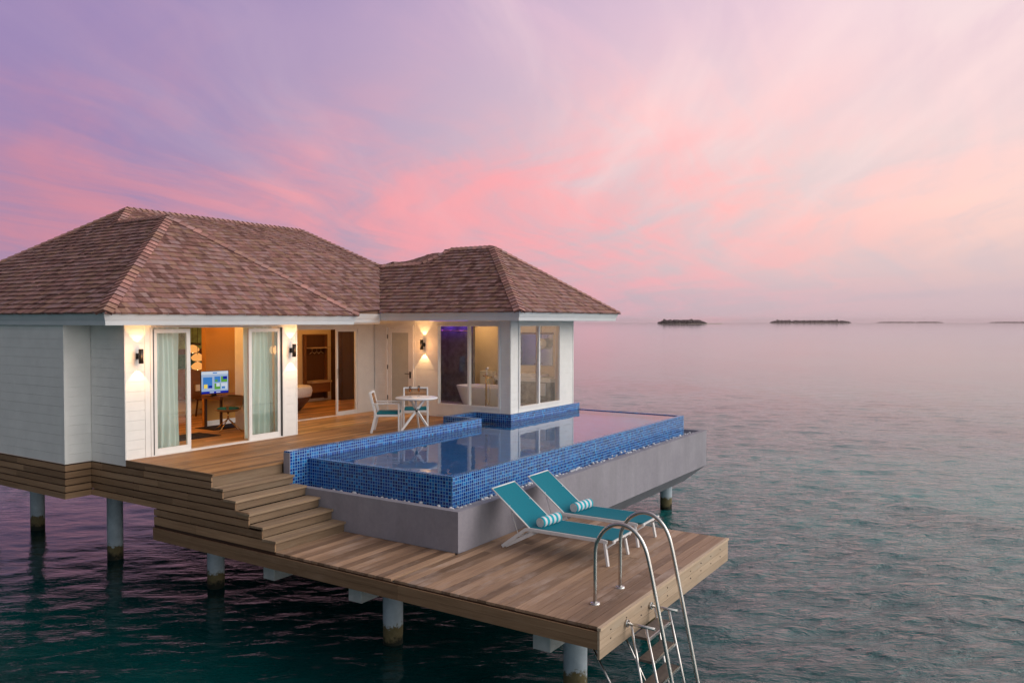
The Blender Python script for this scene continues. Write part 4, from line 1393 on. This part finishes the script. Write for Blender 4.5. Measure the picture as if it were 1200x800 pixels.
for z in (-1.27, -1.53, -1.80, -2.07, -2.33):
    y = 3.80-(-1.2-z)*.22
    mb = MB(); mb.box(XL+.016, XR-.016, y-.095, y+.085, z-.03, z, 0, .5, 0)
    mb.box(XL+.017, XR-.017, y-.110, y-.0955, z-.032, z+.002, 1)
    mb.build('tread', ['dark_tread', 'steel'], lad)

# ------------------------------------------------------------------ terrace furniture


def make_chair(label):
    """local: faces +y; origin on the floor in the middle of the seat"""
    t = thing('armchair', label, 'chair', group='white armchairs at the bistro table')
    w, d = .27, .26
    zs, za, zb = .40, .635, .86
    for s in (-1, 1):
        mb = MB(); mb.bar((s*w, d, 0), (s*w, d, za), .034, .045); mb.build('leg', 'white_metal', t, True, bevel=.004)
        mb = MB(); mb.bar((s*w, -d-.07, 0), (s*w, -d+.03, zs), .034, .05); mb.bar((s*w, -d+.03, zs-.01), (s*w, -d-.09, zb), .034, .05); mb.build('leg', 'white_metal', t, True, bevel=.004)
        mb = MB(); mb.bar((s*w, -d-.03, za), (s*w, d+.02, za), .045, .022); mb.build('armrest', 'white_metal', t, True, bevel=.004)
    mb = MB()
    for s in (-1, 1): mb.bar((s*w, -d, zs-.02), (s*w, d, zs-.02), .03, .045)
    for y in (-d, d): mb.bar((-w, y, zs-.02), (w, y, zs-.02), .03, .045)
    mb.box(-w, w, -d, d, zs-.012, zs)
    mb.build('seat_frame', 'white_metal', t, True)
    mb = MB(); mb.box(-w+.02, w-.02, -d+.04, d-.0, zs+.001, zs+.045); mb.build('cushion', 'teal_cushion', t, True, bevel=.015)
    mb = MB(); mb.bar((-w-.015, -d-.09, zb), (w+.015, -d-.09, zb), .05, .034); mb.build('top_rail', 'white_metal', t, True, bevel=.004)
    mb = MB(); N = 9
    for i in range(N):
        z = zs+.20+(zb-.03-zs-.20)*i/(N-1); y = -d+.03-.12*(z-zs)/(zb-zs)
        mb.box(-w+.018, w-.018, y-.009, y+.009, z-.011, z+.011, 0, rc(), 0)
    mb.build('slatted_back', 'slat_wood', t, True)
    return t


ch = make_chair('white armchair with teal seat seen from the side, left of the bistro table')
ch.location = (13.18, 11.79, 0); ch.rotation_euler.z = math.atan2(-.81, .58)-R(90)
ch2 = copy_tree(ch); ch2.location = (14.13, 11.80, 0); ch2.rotation_euler.z = math.atan2(-.63, -.77)-R(90)
ch2['label'] = 'white armchair with teal seat facing the pool, behind the bistro table'

tb = thing('bistro_table', 'round white bistro table with crossing legs on the terrace', 'table', (13.47, 11.22, 0))
mb = MB(); mb.lathe([(0, .716), (.40, .716), (.445, .722), (.46, .735), (.46, .752), (.45, .757), (0, .758)], 48); mb.build('tabletop', 'white_metal', tb, True)
base_a = math.atan2(-.839, .545)
for k in range(3):
    a = base_a+k*2*math.pi/3-R(30)
    c_, s_ = math.cos(a), math.sin(a)
    mb = MB(); mb.bar((c_*.40, s_*.40, 0), (-c_*.20, -s_*.20, .716), .035, .05); mb.build('leg', 'white_metal', tb, True, bevel=.004)
mb = MB(); mb.lathe([(0, .44), (.04, .44), (.04, .51), (0, .51)], 16); mb.build('hub', 'black_metal', tb, True)


def flute(x, y, label):
    t = thing('champagne_flute', label, 'glass', (x, y, .758), 0, 'champagne flutes on the bistro table')
    mb = MB(); mb.lathe([(0, .002), (.034, .002), (.030, .006), (.005, .012), (.004, .085), (.012, .095), (.026, .13), (.029, .18), (.026, .235), (.0245, .235), (.027, .18), (.0, .10)], 18)
    mb.build('glass', 'clear_glass', t, True)
    mb = MB(); mb.lathe([(0, .10), (.022, .13), (.026, .17), (.0255, .198), (0, .198)], 16); mb.build('drink', 'amber_drink', t, True)


flute(13.42, 11.36, 'amber champagne flute standing left of the other on the bistro table')
flute(13.58, 11.25, 'amber champagne flute standing right of the other on the bistro table')

# ------------------------------------------------------------------ living room


def curtain(x0, x1, y, z0, z1, label, amp=.030, gather=0.):
    mb = MB(); N = 90; M = 14
    def p(i, j):
        u = i/N; v = j/M
        x = x0+(x1-x0)*u
        flare = 1+.5*(1-v)
        return (x+.012*math.sin(v*4+u*9), y+amp*flare*math.sin(u*(x1-x0)*52+.6*math.sin(v*3+u*4))+.02*math.sin(u*7+v*2), z0+(z1-z0)*v)
    for i in range(N):
        for j in range(M): mb.face([p(i, j), p(i+1, j), p(i+1, j+1), p(i, j+1)], smooth=True)
    o = mb.build('curtain', 'sheer_curtain', loc=((x0+x1)/2, y, z0)); tag(o, label, 'curtain', 'sheer curtains of the living room')


curtain(8.43, 9.12, Y0+.27, .02, 2.30, 'pale aqua sheer curtain behind the left glass sliding panel')
curtain(10.62, 11.36, Y0+.27, .02, 2.30, 'pale aqua sheer curtain behind the right glass sliding panel')

dk = thing('writing_desk', 'dark wooden writing desk below the screen in the living room', 'desk', (11.95, 15.35, .008))
mb = MB(); mb.box(11.32, 12.62, 15.05, 15.70, .66, .74, 0, .5, 0); mb.build('desk_top', 'mid_wood', dk, bevel=.004)
for x in (11.37, 12.52):
    for y in (15.08, 15.62):
        mb = MB(); mb.box(x, x+.045, y, y+.045, .008, .66, 0, .4, 2); mb.build('leg', 'dark_wood', dk)
tv = thing('television', 'flat screen showing a bright blue menu beside the partition', 'television', (11.35, 15.26, .74))
mb = MB(); a, b = Vector((11.05, 15.35, 0)), Vector((11.68, 15.22, 0)); d = (b-a); L = d.length; dn = d.normalized(); nn = Vector((dn.y, -dn.x, 0))
cz = 1.045; hh = .255
ctr = (a+b)/2+Vector((0, 0, cz))
mb.obox(ctr, dn*L/2, Vector((0, 0, hh)), -nn*.018); mb.bar(ctr+Vector((0, .03, -hh)), ctr+Vector((0, .03, -.33)), .10, .05, 0, .5, nn)
mb.obox(ctr+Vector((0, .03, -.298)), dn*.16, nn*.08, Vector((0, 0, .006)))
mb.build('screen_body', 'screen_body', tv)
mb = MB()


def scr(u0, u1, v0, v1, mi, k=1):
    q = [ctr+nn*(.0185+.0008*k)+dn*(u-.5)*L*.96+Vector((0, 0, (v-.5)*hh*1.92)) for u, v in ((u0, v0), (u1, v0), (u1, v1), (u0, v1))]
    mb.face(q, mi)


scr(0, 1, 0, 1, 0); scr(0, 1, 0, .10, 1, 2); scr(0, 1, .86, 1, 2, 2)
scr(.06, .40, .24, .74, 4, 2); scr(.48, .70, .50, .76, 4, 2); scr(.73, .96, .50, .76, 3, 2); scr(.48, .70, .18, .45, 3, 2); scr(.73, .96, .18, .45, 2, 2)
scr(.09, .22, .24, .42, 5, 3); scr(.26, .40, .24, .36, 1, 3); scr(.50, .60, .52, .62, 3, 3); scr(.80, .96, .62, .76, 1, 3); scr(.75, .88, .20, .3, 4, 3); scr(.55, .68, .30, .45, 2, 3)
scr(.42, .58, .90, .95, 4, 3); scr(.30, .46, .03, .07, 2, 3); scr(.54, .70, .03, .07, 2, 3)
mb.build('screen', ['screen_blue', 'screen_deep', 'screen_white', 'screen_green', 'screen_sky', 'screen_yellow'], tv)

dc = thing('desk_chair', 'tan shell desk chair with teal pad on a splayed metal base', 'chair', (11.30, 14.74, .008))
mb = MB()
for i in range(17):                                             # wrap-round shell back
    a0 = R(-10+200*i/17-90-45); a1 = R(-10+200*(i+1)/17-90-45)
    P = lambda a, z, r: (r*math.cos(a), r*math.sin(a), z)
    for r0_, r1_, flip in ((.27, .29, 0), (.295, .315, 1)):
        hz = lambda a: .70
        q = [P(a0, .56, r0_), P(a1, .56, r0_), P(a1, .76, r1_), P(a0, .76, r1_)]
        mb.face(q if flip else list(reversed(q)), smooth=True)
    mb.face([P(a0, .76, .29), P(a1, .76, .29), P(a1, .76, .315), P(a0, .76, .315)]); mb.face([P(a0, .56, .295), P(a1, .56, .295), P(a1, .56, .27), P(a0, .56, .27)])
mb.lathe([(0, .42), (.20, .43), (.27, .47), (.26, .48), (0, .46)], 24)
for a in (R(-130), R(-40), R(40)): mb.bar((.25*math.cos(a), .25*math.sin(a), .46), (.285*math.cos(a), .285*math.sin(a), .58), .05, .012)
mb.build('shell', 'tan_shell', dc, True)
mb = MB(); mb.lathe([(0, .475), (.22, .475), (.235, .49), (.22, .505), (0, .51)], 24); mb.build('seat_pad', 'teal_cushion', dc, True)
mb = MB(); mb.tube([(0, 0, .42), (0, 0, .26)], .02, 10)
for k in range(4):
    a = R(20+90*k); mb.tube([(0, 0, .27), (.33*math.cos(a), .33*math.sin(a), .012)], .011, 8)
mb.build('base', 'brass', dc, True)

rm = thing('ring_mirror', 'white ring vanity mirror standing on the desk', 'mirror', (12.32, 15.38, .742))
mb = MB(); cxm = Vector((12.30, 15.38, 1.10)); dnm = Vector((.80, -.60, 0))
pts = [cxm+dnm*.165*math.cos(2*math.pi*k/32)+Vector((0, 0, .26*math.sin(2*math.pi*k/32))) for k in range(33)]
mb.tube(pts, .022, 8, caps=False); mb.tube([cxm-Vector((0, 0, .26)), cxm-Vector((0, 0, .35))], .018, 8); mb.lathe([(0, .76), (.09, .758), (.10, .744)], 20, (cxm.x, cxm.y, 0))
mb.build('ring', 'white_metal', rm)
mb = MB(); mb.face([cxm+dnm*.15*math.cos(2*math.pi*k/28)+Vector((0, 0, .245*math.sin(2*math.pi*k/28))) for k in range(28)]); mb.build('glass', 'chrome', rm)

pdt = thing('pendant_cluster', 'cluster of three glowing copper glass pendant lamps in the living room', 'pendant lamp', (12.15, 17.05, 2.5))
mb = MB()
for x, y, z in ((12.12, 17.12, 1.72), (12.20, 17.05, 1.52), (12.15, 16.98, 1.31)): mb.tube([(x, y, z+.12), (x+.01, y, 2.5)], .006, 6)
mb.tube([(12.08, 17.16, 1.86), (12.24, 16.98, 1.84)], .03, 8)
mb.build('cord', 'black_metal', pdt)
for x, y, z in ((12.12, 17.12, 1.72), (12.20, 17.05, 1.52), (12.15, 16.98, 1.31)):
    mb = MB(); mb.lathe([(.03, .11), (.08, .08), (.145, .02), (.15, -.02), (.11, -.07), (.05, -.085)], 20, (x, y, z)); sh = mb.build('lamp_shade', 'pendant_glow', pdt)
    mb = MB(); mb.lathe([(0, .03), (.03, .0), (0, -.04)], 10, (x, y, z-.06)); mb.build('bulb', 'pendant_bulb', sh)
light('pendant_light', 'POINT', (12.0, 16.6, 1.5), 10, WARM, pdt, .12)

art = thing('wall_painting', 'green and teal landscape painting on the back wall', 'painting', (12.7, 18.06, 1.9))
mb = MB(); mb.box(11.9, 14.1, 18.05, 18.079, 1.62, 2.30, 0); mb.box(11.9, 14.1, 18.05, 18.079, 1.20, 1.619, 1); mb.box(11.9, 14.1, 18.048, 18.0499, 1.56, 1.70, 2, .5, 0)
mb.build('canvas', ['art_green', 'art_teal', 'dark_wood'], art)
hb = thing('headboard', 'brown wooden headboard panel on the back wall behind the lamps', 'headboard', (12.9, 18.0, 0))
mb = MB(); mb.box(11.6, 14.1, 17.98, 18.046, .42, 1.18, 0, .5, 0); mb.build('panel', 'mid_wood', hb)
mb = MB(); mb.box(12.78, 13.0, 17.93, 17.979, .62, .78); mb.build('socket_plate', 'frame_paint', hb)
st = thing('bedside_stool', 'slim wooden bedside stool with open legs by the headboard', 'stool', (12.9, 17.5, .008))
mb = MB(); mb.box(12.62, 13.2, 17.3, 17.75, .42, .455, 0, .4, 0); mb.build('seat', 'dark_wood', st)
mb = MB(); mb.box(12.72, 13.15, 17.34, 17.7, .16, .18, 0, .6, 0); mb.build('shelf', 'mid_wood', st)
for x in (12.66, 13.16):
    for y in (17.34, 17.70): mb = MB(); mb.bar((x, y, .42), (x+(.06 if x > 13 else -.06), y, .008), .03, .03); mb.build('leg', 'dark_wood', st)
for (x0, x1, y0, y1, lb) in ((9.6, 10.75, 14.25, 15.0, 'dark woven rug near the living room threshold'), (11.15, 12.5, 15.02, 15.9-.2, 'dark woven rug under the desk and its chair')):
    mb = MB(); mb.box(x0, x1, y0, y1, .009, .018); o = mb.build('rug', 'rug_cloth', loc=((x0+x1)/2, (y0+y1)/2, .009)); tag(o, lb, 'rug', 'dark rugs on the wooden floor')

# ------------------------------------------------------------------ bedroom side
bed = thing('round_bed', 'rounded bed with white mattress on a dark leather base', 'bed', (14.2, 16.9, .008))


def rbox(mb, cx, cy, rx, ry, z0, z1, k0, k1, n=36, mi=0):
    ring = lambda z, k: [(cx+rx*k*math.copysign(abs(math.cos(a))**.55, math.cos(a)), cy+ry*k*math.copysign(abs(math.sin(a))**.55, math.sin(a)), z) for a in [2*math.pi*i/n for i in range(n)]]
    zs_ = [(z0, k0), (z0+(z1-z0)*.5, (k0+k1)/2+.02), (z1-.04, k1), (z1, k1-.03)]
    rg = [ring(z, k) for z, k in zs_]
    for A, B in zip(rg, rg[1:]):
        for i in range(n): mb.face([A[i], A[(i+1) % n], B[(i+1) % n], B[i]], mi, smooth=True)
    mb.face(rg[-1], mi); mb.face(list(reversed(rg[0])), mi)


mb = MB(); rbox(mb, 13.95, 16.85, 1.30, .80, .03, .40, .78, 1.0); mb.build('base', 'brown_leather', bed)
mb = MB(); rbox(mb, 13.95, 16.85, 1.32, .82, .402, .68, .99, 1.0); mb.build('mattress', 'white_cloth', bed)
wd = thing('open_wardrobe', 'open dark wooden wardrobe niche with hangers and bench', 'wardrobe', (16.9, 18.0, 0))
nx0, nx1, ny = 16.54, 17.32, 18.06
mb = MB(); mb.box(nx0, nx1, ny-.0, ny+.018, .10, 1.98, 0, .5, 2)
mb.build('back_panel', 'dark_wood', wd)
mb = MB()
mb.box(nx0-.05, nx0, ny-.10, ny+.018, .08, 2.02, 0, .3, 2); mb.box(nx1, nx1+.05, ny-.10, ny+.018, .08, 2.02, 0, .3, 2); mb.box(nx0, nx1, ny-.10, ny+.018, 1.981, 2.02, 0, .3, 0)
mb.build('surround', 'mid_wood', wd)
mb = MB(); mb.box(nx0+.001, nx1-.001, ny-.30, ny-.001, 1.60, 1.63, 0, .5, 0); mb.build('shelf', 'pale_wood', wd)
mb = MB(); mb.box(nx0+.001, nx1-.001, ny-.34, ny-.001, .58, .64, 0, .6, 0); mb.build('bench', 'pale_wood', wd)
mb = MB(); mb.box(nx0+.03, nx1-.03, ny-.30, ny-.001, .30, .579, 0, .5, 0); mb.build('drawer', 'mid_wood', wd)
for x in (16.75, 16.93, 17.10):
    mb = MB(); mb.tube([(x-.10, ny-.1, 1.44), (x, ny-.1, 1.50), (x+.10, ny-.1, 1.44)], .012, 6); mb.tube([(x, ny-.1, 1.50), (x, ny-.1, 1.60)], .005, 6); mb.build('hanger', 'pale_wood', wd)

cb = thing('added_dark_cabinet', 'added tall cabinet that darkens the view through the fixed glass of the recessed opening', 'cabinet', (18.0, 17.8, .008))  # made-up cabinet, put in so the glass before it looks dark
mb = MB(); mb.box(17.62, 18.38, 17.6, 18.07, .01, 2.3, 0, .4, 2); mb.build('carcass', 'dark_wood', cb)
for a, b in ((17.64, 17.995), (18.005, 18.36)):
    mb = MB(); mb.box(a, b, 17.578, 17.599, .10, 2.27, 0, .5, 2); mb.build('door', 'dark_wood', cb)
# ------------------------------------------------------------------ bathroom
bt = thing('bathtub', 'white freestanding bathtub behind the bathroom window', 'bathtub', (16.85, 11.75, ZW))
mb = MB(); n = 40
ring = lambda z, kx, ky: [(16.82+kx*math.copysign(abs(math.cos(a))**.7, math.cos(a)), 11.70+ky*math.copysign(abs(math.sin(a))**.7, math.sin(a)), z) for a in [2*math.pi*i/n for i in range(n)]]
rg = [ring(ZW+.007, .27, .62), ring(ZW+.05, .29, .66), ring(ZW+.50, .375, .85), ring(ZW+.56, .385, .87), ring(ZW+.575, .37, .855), ring(ZW+.55, .345, .82), ring(ZW+.12, .25, .60)]
for A, B in zip(rg, rg[1:]):
    for i in range(n): mb.face([A[i], A[(i+1) % n], B[(i+1) % n], B[i]], smooth=True)
mb.face(rg[-1])
mb.build('tub_shell', 'ceramic', bt)
ft = thing('tub_filler', 'brass floor standing tub filler with white hand shower', 'tap', (16.42, 11.38, ZW))
mb = MB(); x, y = 16.36, 11.40
mb.tube([(x, y, ZW+.006), (x, y, 1.12)], .016, 10); mb.tube([(x-.0, y, 1.0), (x+.28, y, 1.0)], .014, 8); mb.tube([(x, y-.07, 1.05), (x, y+.09, 1.05)], .016, 8); mb.lathe([(.05, ZW+.007), (.05, ZW+.02), (0, ZW+.021)], 14, (x, y, 0))
mb.tube(smooth_path([(x, y-.04, 1.05), (x, y-.12, .7), (x, y-.10, .35), (x, y-.03, .5), (x, y-.03, .9)]), .006, 6)
mb.build('column', 'brass', ft)
mb = MB(); mb.tube([(x, y-.02, 1.07), (x, y-.03, 1.24)], .016, 8); mb.tube([(x-.02, y-.03, 1.22), (x+.05, y-.03, 1.25)], .03, 10); mb.build('hand_shower', 'ceramic', ft)
sw = thing('shower_wall', 'dark tiled shower wall washed by violet light', 'shower', (17.2, 14.2, ZW))
mb = MB(); mb.box(16.2, 18.2, 14.25, 14.50, ZW+.006, 2.49); mb.box(17.66, 17.76, 12.74, 14.249, ZW+.006, 2.49); mb.build('tiled_panel', 'dark_tile', sw)
mb = MB(); mb.tube([(17.56, 12.85, 2.15), (17.56, 14.2, 2.15)], .014, 8); mb.build('rail', 'brass', sw)
mb = MB(); mb.box(17.60, 17.655, 12.9, 14.2, 2.42, 2.45); led = mb.build('light_strip', 'violet_light', sw)
for y in (13.0, 13.5, 14.0): light('violet_lamp', 'POINT', (17.52, y, 2.36), 3.2, (.20, .05, 1.0), led, .05)
va = thing('vanity', 'marble fronted vanity with white top and basin along the bathroom wall', 'vanity', (18.65, 11.8, ZW))
mb = MB(); mb.box(18.42, 18.89, 10.75, 12.5, ZW+.007, .78); mb.build('cabinet', 'marble', va)
mb = MB(); mb.box(18.38, 18.895, 10.72, 12.53, .78, .90); mb.build('counter', 'ceramic', va, bevel=.006)
mb = MB(); mb.box(18.46, 18.84, 11.05, 11.75, .901, .99); mb.build('washbasin', 'ceramic', va, bevel=.015)
mb = MB(); mb.tube(smooth_path([(18.80, 11.4, .99), (18.80, 11.4, 1.20), (18.72, 11.4, 1.25), (18.64, 11.4, 1.22)]), .012, 8); mb.build('tap', 'chrome', va)
mi_ = thing('bathroom_mirror', 'large plain mirror above the vanity', 'mirror', (18.88, 11.9, 1.3))
mb = MB(); mb.box(18.875, 18.898, 10.95, 12.45, 1.20, 2.05); mb.build('mirror_glass', 'chrome', mi_)
mb = MB(); mb.box(18.86, 18.899, 10.93, 12.47, 2.051, 2.10, 0, .4, 1); mb.build('top_rail', 'mid_wood', mi_)
for y, lb in ((12.05, 'small green soap bottle on the vanity left of the basin'), (12.22, 'small green soap bottle on the vanity farther from the basin')):
    t = thing('soap_bottle', lb, 'bottle', (18.6, y, .90), 0, 'soap bottles on the vanity')
    mb = MB(); mb.lathe([(0, .001), (.03, .001), (.03, .09), (.012, .11), (.012, .12)], 14); mb.build('bottle_body', 'leaf_bottle', t, True)
    mb = MB(); mb.lathe([(.01, .12), (.01, .15), (0, .15)], 10); mb.bar((0, 0, .15), (-.04, 0, .148), .01, .01); mb.build('pump', 'black_metal', t, True)
tw = thing('hand_towel', 'white hand towel hanging from the front of the vanity', 'towel', (18.36, 10.98, .5))
mb = MB(); mb.box(18.335, 18.375, 10.86, 11.12, .42, .76); mb.build('cloth', 'white_cloth', tw, bevel=.01)
gl = thing('globe_wall_lamp', 'round pale globe lamp in front of the bathroom mirror', 'lamp', (18.8, 11.1, 1.75))
mb = MB(); mb.lathe([(0, -.16), (.08, -.14), (.15, -.05), (.15, .05), (.08, .14), (0, .16)], 20, (18.70, 11.20, 1.80)); mb.build('globe', 'ceramic', gl)
mb = MB(); mb.tube([(18.70, 11.2, 1.95), (18.70, 11.2, 2.5)], .008, 6); mb.build('stem', 'black_metal', gl)
wc = thing('toilet', 'white toilet with cistern beyond the bathtub', 'toilet', (18.5, 13.3, ZW))
mb = MB(); mb.box(18.70, 18.89, 12.80, 13.25, ZW+.3, 1.0); mb.build('cistern', 'ceramic', wc, bevel=.02)
mb = MB(); rbox(mb, 18.42, 13.02, .27, .20, ZW+.008, ZW+.42, .7, 1.0); mb.build('bowl', 'ceramic', wc)

# ------------------------------------------------------------------ evening air
mt, g = newmat('haze_air')
pv = g.n('ShaderNodeVolumePrincipled'); pv.inputs['Color'].default_value = (1.0, .76, .77, 1); pv.inputs['Density'].default_value = HAZE
o_ = g.n('ShaderNodeOutputMaterial'); g.lk(pv.outputs[0], o_.inputs['Volume'])
mb = MB(); mb.box(-9400, 9400, -9400, 9400, -5.5, 30)
hz = mb.build('haze', 'haze_air', loc=(0, 0, 0)); tag(hz, 'thin evening haze over the lagoon', 'haze', kind='stuff')

bpy.context.view_layer.update()
